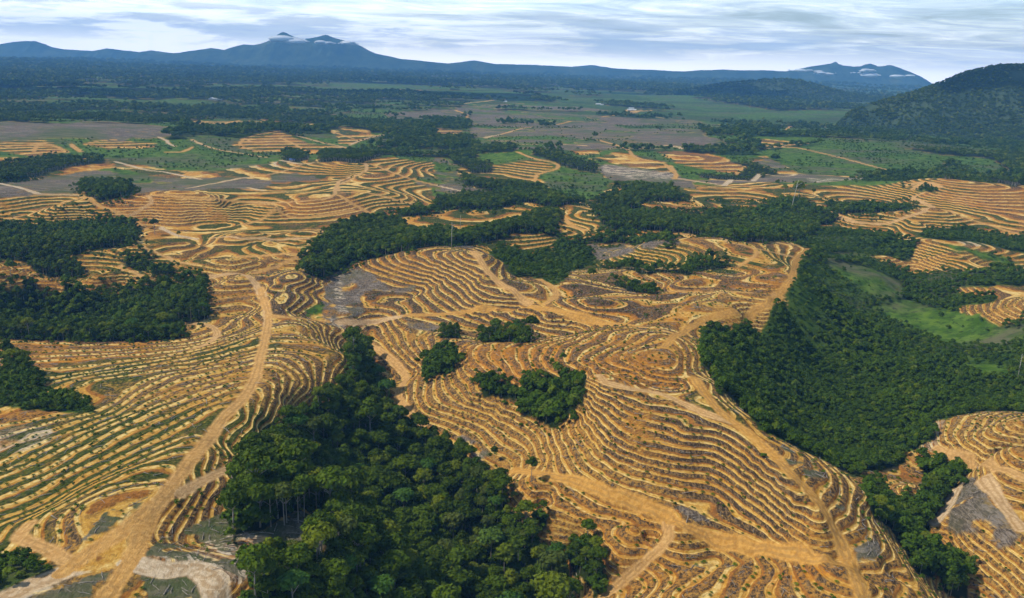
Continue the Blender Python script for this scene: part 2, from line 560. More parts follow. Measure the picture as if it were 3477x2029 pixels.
# land cover polygons: kind|height of canopy the outline was read at|outline
POLY = """
forest|10|A 1690,250 1700,400 1580,460 1480,500 1430,560 1380,650 1330,690 1230,765 1150,840 1135,930 1130,1090 1180,1170 1300,1170 1560,1095 1480,1160 1330,1190 1250,1240 1230,1330 1180,1420 1140,1500 1100,1750 B 1180,1750 1120,1471 1090,1300 1000,1180 940,1080 830,1000 800,880 740,880 690,830 640,750 540,690 420,640 350,600 270,560 220,490 200,420 160,330 140,250 60,220
forest|8|B 1090,1180 1150,1120 1230,1140 1270,1220 1290,1330 1320,1400 1260,1440 1150,1330 1110,1250
forest|8|B 960,1035 1010,1035 1020,1080 970,1090
forest|5|B 670,400 780,400 880,440 900,400 1050,375 1170,400 1200,450 1190,530 1080,560 1060,630 960,580 900,560 860,500 700,490
forest|4|B 405,295 480,290 560,270 570,340 540,365 420,385
forest|6|B 495,160 590,160 600,195 490,190
forest|6|B 680,180 790,170 920,175 930,215 700,215
forest|8|D -300,1150 0,1160 250,1170 430,1220 700,1230 950,1180 1280,1180 1330,1110 1440,1110 1480,1180 1490,1330 1470,1400 1260,1450 1050,1480 A 900,150 880,190 700,203 300,200 0,190 -200,190
forest|8|D -200,780 0,770 250,760 400,770 500,740 700,750 850,730 950,750 985,870 900,890 700,910 550,940 400,930 500,1000 620,1080 560,1110 400,1110 250,1080 180,1000 0,980 -200,960
forest|6|D 870,965 1040,975 1070,1050 1030,1070 880,1040
forest|4|D 1080,1055 1250,1075 1250,1100 1080,1090
forest|8|D 570,480 640,455 880,460 930,485 925,545 640,575 590,550
forest|8|D -100,320 0,330 150,290 400,280 730,270 740,310 550,320 350,370 150,430 0,440 -100,440
forest|10|D 2140,970 2210,870 2350,780 2450,740 E 150,720 300,690 420,710 480,770 560,790 800,780 850,810 1030,770 1100,750 1300,690 1400,650 1560,650 1590,680 1530,770 1540,800 1430,760 1250,780 1000,840 900,855 500,885 400,910 100,970 0,1040 D 2330,1070 2180,1055
scrub|5|E 1080,950 1150,890 1200,915 1260,900 1350,970 1540,950 1540,840 1480,790 1560,790 1640,850 1750,880 1820,950 1830,1030 1750,1050 1650,1080 1590,1160 1540,1170 1350,1110 1250,1110 1180,1050
forest|8|E -100,220 0,240 400,165 480,75 620,80 700,125 960,125 1000,190 1270,195 1260,230 1000,240 990,290 1090,315 1080,370 990,390 900,360 820,310 780,270 500,260 200,290 100,310 0,290 -150,300 -130,250
forest|8|D 2010,300 2040,225 2170,235 2200,280 2140,300
forest|8|E 850,385 930,430 1200,460 1450,490 1600,570 1780,595 1560,620 1300,580 1100,640 700,640 690,580 850,580 870,530 1050,545 1200,520 900,460
forest|4|E 350,655 650,640 720,670 500,695
forest|6|E 1430,210 1560,220 1650,270 1840,320 1850,380 1750,370 1560,320 1380,255
forest|8|E 1960,465 2380,495 2430,570 2380,580 2200,575 2140,630 2080,640 1850,610 1860,580 1900,550 2100,530
forest|8|E 1800,650 1930,650 2080,670 2500,670 F 130,675 350,655 700,655 720,590 850,580 930,605 1160,670 1180,715 1050,745 1040,800 920,865 800,850 640,865 400,850 200,820 60,800 E 2400,800 2100,790 1930,770 1880,700
forest|5|E 1650,850 2000,830 2100,850 2380,850 2380,872 2080,880 1900,880 1700,870
forest|5|E 1880,1025 2000,1055 2200,1075 2520,1065 2520,1105 2150,1100 1900,1055
forest|4|E 1940,1160 2000,1140 2120,1195 2250,1220 2240,1240 2050,1210
forest|5|F 50,1060 150,1015 400,1000 450,1045 300,1065 50,1090
forest|8|E 740,50 880,50 910,80 760,75
forest|8|E 1120,12 1300,20 1540,38 1540,60 1350,50 1120,40
forest|8|F 220,85 450,100 480,170 380,170 250,110
forest|8|F 80,205 400,200 690,190 690,210 400,222 250,245 100,230
forest|5|F 430,300 560,300 780,385 700,400 560,440 200,415 220,390 500,400 540,345
forest|8|F -30,490 40,550 150,575 0,580
forest|5|F 1060,610 1700,610 1700,640 1250,680 1150,670
scrub|3|F 1040,800 1200,800 1350,800 1500,820 1750,910 1750,950 1450,980 1400,980 1600,1050 1730,1095 1950,1075 2200,1085 2620,1105 2650,1190 2250,1195 1980,1195 2080,1260 2350,1275 2300,1300 2030,1340 2060,1400 2200,1480 C 1460,110 1560,150 1715,110 1900,100 1900,560 1715,560 1500,555 1350,600 1280,600 1290,680 1230,720 1130,760 1150,800 1000,840 900,880 820,830 760,800 600,720 430,640 400,590 330,520 230,470 200,380 215,330 250,190 320,130 480,95 570,55 F 840,1330 800,1270 860,1200 900,1100 920,1000 1000,930 900,900 940,850
scrub|3|C 150,140 240,140 250,190 200,300 190,340 140,330 150,200
forest|5|C 930,890 1000,910 1100,990 1200,1010 1280,890 1200,820 1260,800 1400,810 1410,900 1390,980 1300,1100 1230,1150 1240,1220 1350,1230 1440,1290 1450,1440 1350,1440 1300,1330 1200,1330 1130,1200 1060,1100 990,1060 960,980
forest|8|A -150,300 0,390 20,350 60,320 120,340 180,400 240,460 
scrub|3|A -100,380 180,390 240,460 440,510 450,560 250,555 100,540 0,522 -100,520
scrub|3|A -100,1240 0,1240 100,1260 260,1300 290,1340 100,1400 -50,1430
forest|8|C 1640,330 1760,300 1760,480 1680,430
scrub|3|F 1920,780 2150,780 2520,850 2600,980 2400,930 2200,880 1950,870 1760,840
scrub|3|F 540,200 700,190 400,180
scrub|3|F 350,580 700,590 960,580 960,600 700,600 200,590
scrub|3|F 1650,460 1800,455 1900,470 1900,520 1750,520 
forest|8|F 1310,390 1520,390 1500,420 1320,410
forest|8|F 1640,200 2200,240 2520,250 2600,280 2400,285 2200,270 1900,245
forest|8|F 1950,310 2060,315 2160,370 2300,430 2480,440 2480,475 2150,430 1950,420 1880,390
forest|8|F 2260,270 2600,260 2600,410 2450,390 2350,310
forest|8|F 860,105 1200,95 1500,120 1700,90 1730,140 1500,150 1100,130
forest|8|G -200,270 0,265 600,290 1500,335 2520,365 2520,430 1700,400 1200,410 500,415 0,430 -200,430
forest|8|G -200,452 0,450 900,452 1480,445 1700,470 2340,490 2250,530 1950,540 1850,510 1600,490 1000,480 500,478 0,480 -200,480
forest|8|G -200,512 0,512 500,515 800,530 1000,560 1080,570 700,600 300,600 0,590 -200,600
forest|8|G 1430,520 2060,570 1960,640 1800,605 1500,590 1390,560
forest|8|H 100,475 280,495 270,500 110,500
forest|8|H 400,500 900,540 900,550 600,530
forest|8|H 0,345 900,380 1700,470 1500,490 900,445 0,420
forest|8|H 900,620 1100,645 1120,700 1000,690
forest|8|H 1150,590 1260,600 1250,625 1160,620
forest|8|H 1300,605 1600,600 1900,650 1700,665 1400,625
forest|8|H 900,460 1500,510 2000,540 1900,560 1300,540 900,490
bare|0|D 0,20 800,25 1300,80 1150,150 900,165 600,145 300,140 100,165 -100,170 -100,20
bare|0|D -100,450 0,450 300,430 600,380 800,350 1200,430 1700,420 1950,450 1900,505 1500,505 1000,535 900,535 590,460 570,535 0,560 -100,560
bare|0|D 2000,400 2100,390 2300,440 2000,460 1900,440
bare|0|E 700,270 860,340 850,400 920,480 1100,530 850,560 700,590 650,500 500,430 700,440 660,300
bare|0|E 1050,130 1400,60 2520,20 2600,80 2520,240 2250,220 2000,215 1700,170 1400,180 1250,170
bare|0|H -200,545 0,540 300,560 500,572 900,590 1150,620 950,670 1200,715 900,735 0,735 -200,725
bare|0|H 0,500 250,520 500,545 200,540 -100,520
bare|0|G 1900,560 2400,510 2500,525 2300,570 1950,600
bare|0|E 1860,330 2000,340 2400,400 2520,450 2560,520 2430,500 2100,470 1950,440 1850,370
bare|0|F 0,0 200,60 250,180 0,200
bare|0|F 600,400 1000,400 1500,430 1000,465 600,455 300,470 0,420 150,440 600,440
bare|0|F 680,280 780,320 860,385 700,370 600,320
bare|0|E -20,1020 100,1000 80,1070 400,1210 580,1200 500,1250 200,1230 140,1300 180,1380 60,1470 -100,1470 D 2300,1360 2330,1150 2450,1080
bare|0|E 120,960 500,890 1000,855 1000,900 940,930 500,930 300,940
bare|0|E 1750,900 2100,880 2450,900 2250,920 2050,960 1900,1010 1840,1010
bare|0|C 530,730 600,760 660,820 600,830 540,790
bare|0|C 640,850 740,860 730,890 660,880
bare|0|C 880,1240 920,1210 1000,1190 1020,1230 990,1290 920,1290
bare|0|C 750,1020 850,1030 830,1060 770,1060
bare|0|C 20,1030 100,1030 200,1110 130,1100
bare|0|C 1390,880 1500,920 1550,1000 1650,1100 1715,1200 1600,1240 1450,1170 1330,1100 1380,1000
bare|0|A 450,1140 500,1060 600,1010 700,1005 720,1030 600,1110 450,1190 380,1210
bare|0|A 350,1400 480,1350 600,1330 500,1471 0,1500 100,1470
bare|0|A 780,1180 950,1110 1100,1050 1180,1180 1300,1180 1330,1200 1230,1330 1180,1380 1060,1330 900,1290 700,1270
bare|0|A 700,1360 980,1350 1000,1471 700,1500 560,1471
bare|0|B 560,690 640,690 740,780 690,800 620,740
bare|0|B 320,130 480,150 470,175 350,165
bare|0|F 1530,720 1700,770 1560,760
green|0|E 1430,400 1600,320 1850,390 1950,440 1900,530 1780,590 1500,500
green|0|F 480,240 1000,200 1400,150 1800,290 2400,350 2450,420 1600,420 900,390 700,270
green|0|F 2100,270 2300,300 2500,400 2400,430 2150,360
green|0|F 1150,1070 1400,1080 1600,1180 1640,1250 1500,1240 1300,1150
green|0|D 1000,290 1400,260 1900,300 1950,320 1500,380 1200,370 900,310 
green|0|D 850,330 1200,390 1100,380 800,340
green|0|D 1100,200 1400,160 1550,230 1700,290 1400,280 1050,260
green|0|E 500,410 700,420 780,440 720,470 600,450
green|0|A 1480,80 1560,40 1600,60 1590,110 1480,110
green|0|F 2100,930 2300,960 2520,1040 2400,1050 2250,1030 2150,990
green|0|F 1950,900 2150,940 2160,960 2060,960
field|0|D -50,175 300,150 500,240 200,270 -50,230
field|0|D 600,190 800,155 1100,180 1100,210 800,220
field|0|D 1650,200 1720,140 1900,120 2000,95 2200,180 2500,210 2200,260 1800,240
field|0|D 2330,80 2520,70 2520,180 2400,130
field|0|E 0,60 200,80 250,120 100,190 0,180
field|0|E 670,70 880,85 900,110 720,115
field|0|E 930,100 1100,55 1250,60 1150,110
field|0|E 1400,150 1600,135 1500,178
field|0|E 1560,200 1900,210 1850,260 1700,260
field|0|E 1780,290 2000,230 2200,280 2360,330 2380,400 2000,330
field|0|E 2250,230 2520,245 2520,350 2400,320
field|0|F 0,230 250,240 530,350 480,400 50,330
field|0|F 530,290 680,270 880,390 600,310
field|0|F 500,140 980,180 700,210
field|0|D 1180,240 1370,205 1380,220 1230,250
field|0|G 0,635 150,635 140,650 0,655
field|0|G 810,590 1180,590 1660,610 1600,625 1400,620 1000,630
field|0|H 540,540 640,540 600,560
field|0|G 2120,450 2230,455 2220,465 2130,462
field|0|G 1930,438 2080,440 2060,450 1960,450
pale|0|G 1930,438 2080,440 2060,450 1960,450
pale|0|H 560,535 640,535 620,545
pale|0|A -100,640 0,650 120,630 250,640 250,700 100,760 0,790 -100,820
pale|0|A 1150,1160 1330,1180 1230,1330 1180,1400 1060,1400 1060,1480 980,1480 1000,1380 900,1310 700,1320 650,1280 900,1270 1000,1200
pale|0|A 0,1450 300,1360 450,1340 300,1400 60,1500 0,1520
pale|0|A 1590,120 1700,125 1850,130 1750,160 1640,165
pale|0|E 0,1100 40,1080 30,1200 60,1400 0,1440 -30,1300
pale|0|D 1430,385 1950,320 2000,290 2010,310 2000,340 1700,360 1450,400
pale|0|E 1860,330 2000,340 2400,400 2380,440 2100,430 1870,380
pale|0|F 2000,860 2240,880 2240,910 2100,910
pale|0|F 950,430 1500,430 1400,470 1050,470
pale|0|C 1100,750 1250,700 1300,600 1330,620 1300,740 1250,770
pale|0|B 640,760 700,790 700,840 650,800
orange|0|A -100,215 500,215 800,205 700,300 300,330 200,380 0,440
orange|0|A -100,560 200,550 290,570 100,630 0,650
orange|0|D 600,560 1050,560 1640,590 1600,720 1100,770 900,690 700,640
orange|0|D -50,1000 300,1140 650,1150 1250,1170 700,1230 430,1210 0,1120
orange|0|D 1970,600 2520,550 2520,700 2000,720 
orange|0|E 0,520 240,680 0,730
orange|0|F 1900,430 2300,430 2600,480 2600,800 2200,640 1800,560
orange|0|F 0,230 250,240 530,350 480,400 50,330
orange|0|F 0,1100 850,1080 850,1200 740,1250 0,1250
orange|0|E 1600,1150 2520,1150 2520,1470 1800,1440 1560,1330
orange|0|B 800,950 1100,950 1700,1100 1700,1471 1300,1471 1250,1150
orange|0|C 0,1280 800,1330 1100,1471 0,1471
orange|0|B 560,220 1715,200 1715,480 1250,420 650,430
litter|0|E 60,1070 140,980 500,900 950,900 1400,1320 1000,1450 100,1440
litter|0|B 560,100 1000,60 1300,170 700,180
litter|0|B 1200,480 1715,560 C 300,650 700,1100 450,1180 0,1100 B 1715,950 1300,800
litter|0|E 1600,1180 2520,1180 2520,1470 1800,1440 1560,1330
litter|0|D 1850,1110 2250,1070 2350,1400 1950,1440
litter|0|A 780,1180 1000,900 1250,700 1250,1000 1180,1180
open|0|F 1090,1010 1200,1030 1420,1070 1620,1170 1690,1260 1560,1290 1400,1250 1250,1150 1120,1070
open|0|C 1150,30 1500,90 1600,160 1715,170 1715,230 1400,250 1150,160 1000,60
open|0|F 1000,950 1250,960 1420,990 1300,1010 1100,1000
clear|0|A 1150,1170 1280,1140 1560,1050 1610,1120 1570,1250 1400,1330 1240,1390 1180,1330
open|0|C 1400,330 1715,350 1640,420 1500,400
"""
# tracks: width m | paleness | centre line
ROADS = """
8|.15|A 1262,-30 1270,0 1290,50 1300,95 1292,180 1268,280 1240,400 1180,500 1080,600 1010,700 900,830 800,970 740,1030
11|.1|A 740,1030 620,1130 450,1240 300,1345
13|.7|A 300,1345 150,1410 -50,1500
9|.1|A 740,1040 690,1150 640,1280 560,1400 480,1500
13|.9|A 640,1300 800,1335 950,1320 1040,1400 1050,1500
6|.4|A 870,965 1000,890 1160,825
7|.2|A 320,1290 230,1230 120,1190 90,1170 140,1110
6|.3|A 880,140 980,140 1040,160 1050,200 1000,240 940,262
6|.1|A 1310,103 1450,113 1590,130
8|.5|B 0,135 150,128 300,105
6|.0|B 300,105 600,85 930,55 1200,115 1500,160 1650,190 C 20,195
8|.2|E 960,945 1010,1010 1060,1090 1180,1200 1380,1320
6|.1|E 1480,1322 1550,1260 1520,1200 1430,1150
7|.0|F 1000,932 940,970 900,1000 860,1150 770,1250
8|.0|F 770,1250 760,1300 600,1360 330,1400 200,1460
7|.0|C 130,140 30,190 -30,250
7|.0|C 110,400 200,520 280,600 400,680 550,830 650,930 720,1010 800,1140
9|.0|C 800,1140 860,1270 900,1370 960,1520
5|.3|B 1180,400 1400,450 1570,480 C 100,545 220,590 300,620
7|.0|B 850,850 1100,890 1300,960 1600,1075 C 60,1120 300,1200 600,1250 840,1310
6|.2|B 1590,1080 1600,1170 1500,1280 1400,1370 1290,1460
6|.2|B 40,190 100,215 200,270 290,350 330,410 290,460 310,530 410,640
4|.1|F 0,1235 400,1240 745,1248
4|.1|F 480,1060 590,990 620,950
4|.3|E 2400,815 F 250,850 600,930 880,990
7|.4|D 1470,1135 1600,1115 1700,1110 1780,1135 1870,1250 1905,1400 1900,1480
5|.1|D 1790,1110 1900,1080 2100,1000 2130,970 1700,985
5|.2|D 0,745 300,650 590,560
8|.1|D 590,565 750,640 900,700 1040,790 
7|.8|D 1150,780 1250,830 1400,860
4|.3|D 920,700 1080,600 1050,555
5|.6|D 590,550 400,545 250,540
8|1|D 280,540 150,500 0,465 -100,440
5|.1|D 1050,552 1500,575 1700,590 1960,620 2000,670 2150,715 2520,655
5|.1|D 1960,650 1850,730 1700,762
5|.2|D 2390,540 2300,580 2000,600 1700,590
5|.3|D 2390,540 2400,480 2520,430
5|.3|E 0,520 0,450 150,400 200,365 190,320
5|.2|E 220,325 500,430 700,480
6|1|E 700,480 890,520
8|.1|E 0,550 100,610 230,680
5|.2|E 0,535 200,530 400,580 600,630
4|.4|D 1500,855 1900,860 2200,858
3|.2|D 950,890 1100,950 1300,1030 1400,1040
3|.2|D 860,1050 1000,1120 1100,1170
6|.1|E 1270,240 1400,290 1540,320 1565,345 1530,370 1410,405 1410,470
5|.1|E 1620,710 1640,750 1720,790 1800,800
9|.3|F 970,605 1060,620 1120,660 1200,700 1280,730 1360,748 1540,750 1700,700 1870,635 1720,575 1800,535
7|.1|F 1980,660 2100,710 2300,770 2400,805 2600,850
7|.2|E 1850,155 2050,215 2090,260 2150,290 2230,300
8|.1|E 2330,330 2370,370 2405,400 2400,430
6|.9|E 1040,140 1160,115 
6|.3|E 1160,115 1300,75 1390,62
6|.9|E 1280,190 1500,185 1760,195
6|.9|E 2320,192 2430,205 2440,220 F 60,210
5|.5|D 1370,155 1500,210 1650,240 1900,280
6|.9|D 1130,135 1190,160 1200,180 1250,200
6|.1|D -50,215 310,180 480,240
7|.1|D 240,240 260,200 320,175
9|.1|D 510,190 580,240
6|.1|D 600,190 700,165 820,155
7|.1|G 960,630 1080,610 1180,590
5|.1|G 1280,585 1330,600
5|.1|G 1430,600 1510,625
6|.6|G 1720,712 1800,680 1920,655
5|.1|G 1610,635 1660,655 1740,680
6|.2|D 2010,30 1890,10
6|.1|D 1890,240 1750,215 1710,185 1740,150 1830,120 2000,90
4|.1|D 1770,150 1800,170 2060,170 
6|.1|D 2000,140 2100,185 2200,245
5|.6|D 2100,120 2300,175 2500,215
5|.1|D 1180,245 1300,240 1375,205
6|.2|F 0,340 40,400 20,430
5|.1|F 470,400 530,345
6|1|F 60,430 380,475 430,440
12|1|F 380,480 430,440
6|1|F 430,440 600,450
12|1|F 590,445 635,400
5|1|F 640,400 820,415 900,400
6|1|F 0,200 70,208
6|.3|H 440,575 610,550 700,540
10|.1|H 540,560 640,540
7|.2|H 1350,640 1370,620
5|.5|H 690,570 750,580
7|.1|H 220,610 290,595
6|.6|G 2260,510 2350,500 2450,490 2520,480
8|.1|G 2240,540 2290,560 2310,600 
6|1|D 820,310 900,330 1050,370 1180,385 1300,410 1430,435
6|.9|D 1330,500 1500,470 1700,430 1800,420
5|1|D 1770,495 1880,515
4|.8|D 2000,300 2130,325 2230,320
5|.3|D 1890,405 2000,385 2150,330
14|.2|F 1690,475 1740,465 1800,460 1740,500
14|.2|F 1850,462 1920,490
5|.2|C 1290,740 1450,800 1715,890
8|.5|C 1520,890 1600,1000 1700,1130
7|.8|C 1380,950 1330,1050 1290,1090
5|.3|F 1690,400 900,210 700,213 980,180
"""
# ------------------------------------------------------------------ ground shape
def ray(p):
    p = np.atleast_2d(p)
    return (_F[None] + ((p[:, 0] - CX) / FPX)[:, None] * CR[None] - ((p[:, 1] - CY) / FPX)[:, None] * CU[None])
def hit_z(p, z):
    d = ray(p)
    dz = np.minimum(d[:, 2], -0.006)
    t = (z - HC) / dz
    return d[:, :2] * t[:, None]
def lp(xy):
    return np.stack([np.arctan2(xy[:, 0], xy[:, 1]), 0.5 * np.log(np.maximum((xy ** 2).sum(1), 1.0))], 1)
def smooth_line(q):
    """midpoints on a Catmull-Rom curve through the traced points"""
    if len(q) < 3: return q
    e = np.vstack([2 * q[0] - q[1], q, 2 * q[-1] - q[-2]])
    mid = (-e[:-3] + 9 * e[1:-2] + 9 * e[2:-1] - e[3:]) / 16
    out = np.empty((2 * len(q) - 1, 2)); out[0::2] = q; out[1::2] = mid
    return out

cpts, cval = [], []
for ln in CONT.strip().splitlines():
    v, s = ln.split('|')
    q = px(s)
    if ',' in s and len(q) > 2 and not (np.abs(np.diff(q, axis=0)).max() > 600): q = smooth_line(q)
    cpts.append(lp(hit_z(q, float(zP(float(v)))))); cval += [float(v)] * len(q)
cpts = np.vstack(cpts); cval = np.array(cval)
# calm plain far away and behind the camera
anch = []
for r_ in (3200, 5000, 9000, 18000, 40000):
    for a_ in np.linspace(-1.1, 1.1, 12): anch.append((a_, math.log(r_), 4.0))
for a_ in np.linspace(-1.2, 1.2, 7): anch.append((a_, math.log(60), 12.0))
for r_ in (300, 700, 1500):
    for a_ in (-1.1, 1.1): anch.append((a_, math.log(r_), 6.0))
anch = np.array(anch)
cpts = np.vstack([cpts, anch[:, :2]]); cval = np.concatenate([cval, anch[:, 2]])
def _tps(r2): return 0.5 * r2 * np.log(r2 + 1e-12)
n = len(cpts)
d2 = ((cpts[:, None] - cpts[None]) ** 2).sum(2)
K = _tps(d2) + np.eye(n) * 8e-5
Pm = np.hstack([np.ones((n, 1)), cpts])
A_ = np.block([[K, Pm], [Pm.T, np.zeros((3, 3))]])
sol = np.linalg.solve(A_, np.concatenate([cval, np.zeros(3)]))
AZ0, AZ1, LR0, LR1 = -1.25, 1.25, math.log(15), math.log(60000)
ca = np.linspace(AZ0, AZ1, 900); cl = np.concatenate([np.linspace(LR0, math.log(150), 20)[:-1], np.linspace(math.log(150), math.log(4000), 620)[:-1], np.linspace(math.log(4000), LR1, 40)])
gx, gy = np.meshgrid(ca, cl)
q = np.stack([gx.ravel(), gy.ravel()], 1).astype(np.float32)
out = np.empty(len(q), np.float32)
cp32, sol32 = cpts.astype(np.float32), sol.astype(np.float32)
for i in range(0, len(q), 8192):
    qq = q[i:i + 8192]
    dd = (qq[:, :1] - cp32[None, :, 0]) ** 2 + (qq[:, 1:] - cp32[None, :, 1]) ** 2
    out[i:i + 8192] = (0.5 * dd * np.log(dd + 1e-12)) @ sol32[:n] + sol32[n] + qq @ sol32[n + 1:]
PC = np.clip(out.reshape(gx.shape), -14, 40)

_tab = np.random.default_rng(3).random((256, 256)).astype(np.float32)
def vnoise(x, y):
    xi, yi = np.floor(x).astype(np.int64), np.floor(y).astype(np.int64)
    fx, fy = x - xi, y - yi
    fx = fx * fx * (3 - 2 * fx); fy = fy * fy * (3 - 2 * fy)
    a, b_ = _tab[xi & 255, yi & 255], _tab[(xi + 1) & 255, yi & 255]
    c, d_ = _tab[xi & 255, (yi + 1) & 255], _tab[(xi + 1) & 255, (yi + 1) & 255]
    return (a * (1 - fx) + b_ * fx) * (1 - fy) + (c * (1 - fx) + d_ * fx) * fy
def fbm(x, y, o=4, g=0.5):
    s, a, t = 0, 1.0, 0
    for k in range(o):
        s = s + a * (vnoise(x * 2 ** k + 17.3 * k, y * 2 ** k + 9.1 * k) - 0.5); t += a; a *= g
    return s / t * 2
def sstep(v, a, b_):
    t = np.clip((v - a) / (b_ - a), 0, 1)
    return t * t * (3 - 2 * t)
def bil(G, fi, fj):
    i0 = np.clip(np.floor(fi).astype(int), 0, G.shape[0] - 2); j0 = np.clip(np.floor(fj).astype(int), 0, G.shape[1] - 2)
    u, v = np.clip(fi - i0, 0, 1), np.clip(fj - j0, 0, 1)
    return (G[i0, j0] * (1 - u) + G[i0 + 1, j0] * u) * (1 - v) + (G[i0, j0 + 1] * (1 - u) + G[i0 + 1, j0 + 1] * u) * v
def P_at(x, y):
    az = np.arctan2(x, y); lr = 0.5 * np.log(x * x + y * y + 1)
    p = bil(PC, np.interp(lr, cl, np.arange(len(cl))), np.interp(az, ca, np.arange(len(ca))))
    r = np.exp(lr)
    amp = 1 - sstep(r, 1800, 3500)
    p = p + amp * (0.6 * (1 - .6 * sstep(r, 550, 900)) * fbm(x / 45, y / 45, 3) + 0.22 * fbm(x / 14, y / 14, 2))
    p = p + sstep(r, 1500, 3500) * 7 * fbm(x / 420, y / 420, 4) + sstep(r, 5000, 10000) * 26 * fbm(x / 1900, y / 1900, 4)
    return p
def ground(pp, off=0.0):
    """first place where the view rays through photo pixels meet the ground (raised by off)"""
    d = ray(pp); zs = np.linspace(80, -30, 260)
    dz = np.minimum(d[:, 2], -0.0085)
    T = (zs[None] - HC) / dz[:, None]
    X, Y = d[:, :1] * T, d[:, 1:2] * T
    Z = zP(P_at(X, Y)) + off
    f = Z - zs[None]
    hit = f > 0
    k = np.where(hit.any(1), hit.argmax(1), len(zs) - 1); k = np.maximum(k, 1)
    ii = np.arange(len(d)); f0, f1 = f[ii, k - 1], f[ii, k]
    w_ = np.clip(-f0 / np.where(np.abs(f1 - f0) < 1e-6, 1, f1 - f0), 0, 1)
    t = T[ii, k - 1] * (1 - w_) + T[ii, k] * w_
    return d[:, :2] * t[:, None]

# fine sheet: columns by bearing, rows by range, closer together near the camera
cols = np.concatenate([np.linspace(-1.25, -0.625, 60)[:-1], np.linspace(-0.625, 0.625, 1180), np.linspace(0.625, 1.25, 60)[1:]])
rr = [20.0]
while rr[-1] < 19500:
    r_ = rr[-1]
    rr.append(r_ * (1 + (0.03 if r_ < 190 else float(np.clip(0.0017 * (r_ / 250) ** 0.58, 0.0017, 0.013)))))
rows = np.log(np.array(rr))
NR, NCc = len(rows), len(cols)
AZg, LRg = np.meshgrid(cols, rows)
Rg = np.exp(LRg)
X = Rg * np.sin(AZg); Y = Rg * np.cos(AZg)
P = P_at(X, Y)
print('grid', NR, NCc)
# wobbled copy of the coordinates so that outlines of cover are ragged
wob = 0.006
AZw = AZg + wob * fbm(AZg * 70, LRg * 70, 3, 0.6) * (0.6 + 0.4 * sstep(Rg, 300, 900))
LRw = LRg + wob * 1.3 * fbm(AZg * 70 + 50, LRg * 70 + 31, 3, 0.6)
KINDS = ('forest', 'scrub', 'bare', 'green', 'field', 'pale', 'orange', 'litter', 'open', 'clear')
cov = {k: np.zeros(X.shape, bool) for k in KINDS}
tall = np.full(X.shape, 8.0)     # canopy height class of the woods
for ln in POLY.strip().splitlines():
    kind, off, s = ln.split('|')
    g = lp(ground(px(s), float(off) * (.8 if float(off) >= 10 else .45)))
    j0, j1 = np.searchsorted(cols, [g[:, 0].min() - .01, g[:, 0].max() + .01])
    i0, i1 = np.searchsorted(rows, [g[:, 1].min() - .012, g[:, 1].max() + .012])
    if i1 <= i0 or j1 <= j0: continue
    a, l = AZw[i0:i1, j0:j1], LRw[i0:i1, j0:j1]
    ins = np.zeros(a.shape, bool)
    for k in range(len(g)):
        (x1, y1), (x2, y2) = g[k], g[(k + 1) % len(g)]
        if y1 == y2: continue
        ins ^= ((y1 > l) != (y2 > l)) & (a < (x2 - x1) * (l - y1) / (y2 - y1) + x1)
    cov[kind][i0:i1, j0:j1] |= ins
    if kind == 'forest': tall[i0:i1, j0:j1][ins] = float(off)
cov['forest'] &= ~cov['clear']; cov['bare'] |= cov['clear']; cov['scrub'] &= ~cov['open']; cov['green'] |= cov['open']
road = np.zeros(X.shape); roadpale = np.zeros(X.shape); lanep = np.zeros(X.shape)
for ln in ROADS.strip().splitlines():
    wd, pale, s = ln.split('|'); wd = float(wd); pale = float(pale)
    q = ground(smooth_line(px(s)), 0.0); g = lp(q)
    for k in range(len(q) - 1):
        m_ = 1.6 * wd / math.exp(min(g[k, 1], g[k + 1, 1]))
        j0, j1 = np.searchsorted(cols, [min(g[k, 0], g[k + 1, 0]) - m_, max(g[k, 0], g[k + 1, 0]) + m_])
        i0, i1 = np.searchsorted(rows, [min(g[k, 1], g[k + 1, 1]) - m_, max(g[k, 1], g[k + 1, 1]) + m_])
        if i1 <= i0 or j1 <= j0: continue
        sx, sy = X[i0:i1, j0:j1], Y[i0:i1, j0:j1]
        dx, dy = q[k + 1] - q[k]; L2 = dx * dx + dy * dy + 1e-6
        t = np.clip(((sx - q[k, 0]) * dx + (sy - q[k, 1]) * dy) / L2, 0, 1)
        dist = np.hypot(sx - q[k, 0] - t * dx, sy - q[k, 1] - t * dy) + 0.7 * fbm(sx / 6, sy / 6, 2)
        v = 1 - sstep(dist, wd * 0.26, wd * 0.26 + 1.3 + 0.0014 * math.exp(g[k, 1]))
        nw = v > road[i0:i1, j0:j1]
        road[i0:i1, j0:j1] = np.where(nw, v, road[i0:i1, j0:j1])
        lanep[i0:i1, j0:j1] = np.where(nw, dist / wd, lanep[i0:i1, j0:j1])
        roadpale[i0:i1, j0:j1] = np.where(nw & (v > .05), pale, roadpale[i0:i1, j0:j1])
far = Rg > 1700 * (1 + 0.25 * fbm(X / 300, Y / 300, 3))
field = cov['field'] | (~far)
veg = cov['forest'] | cov['scrub']
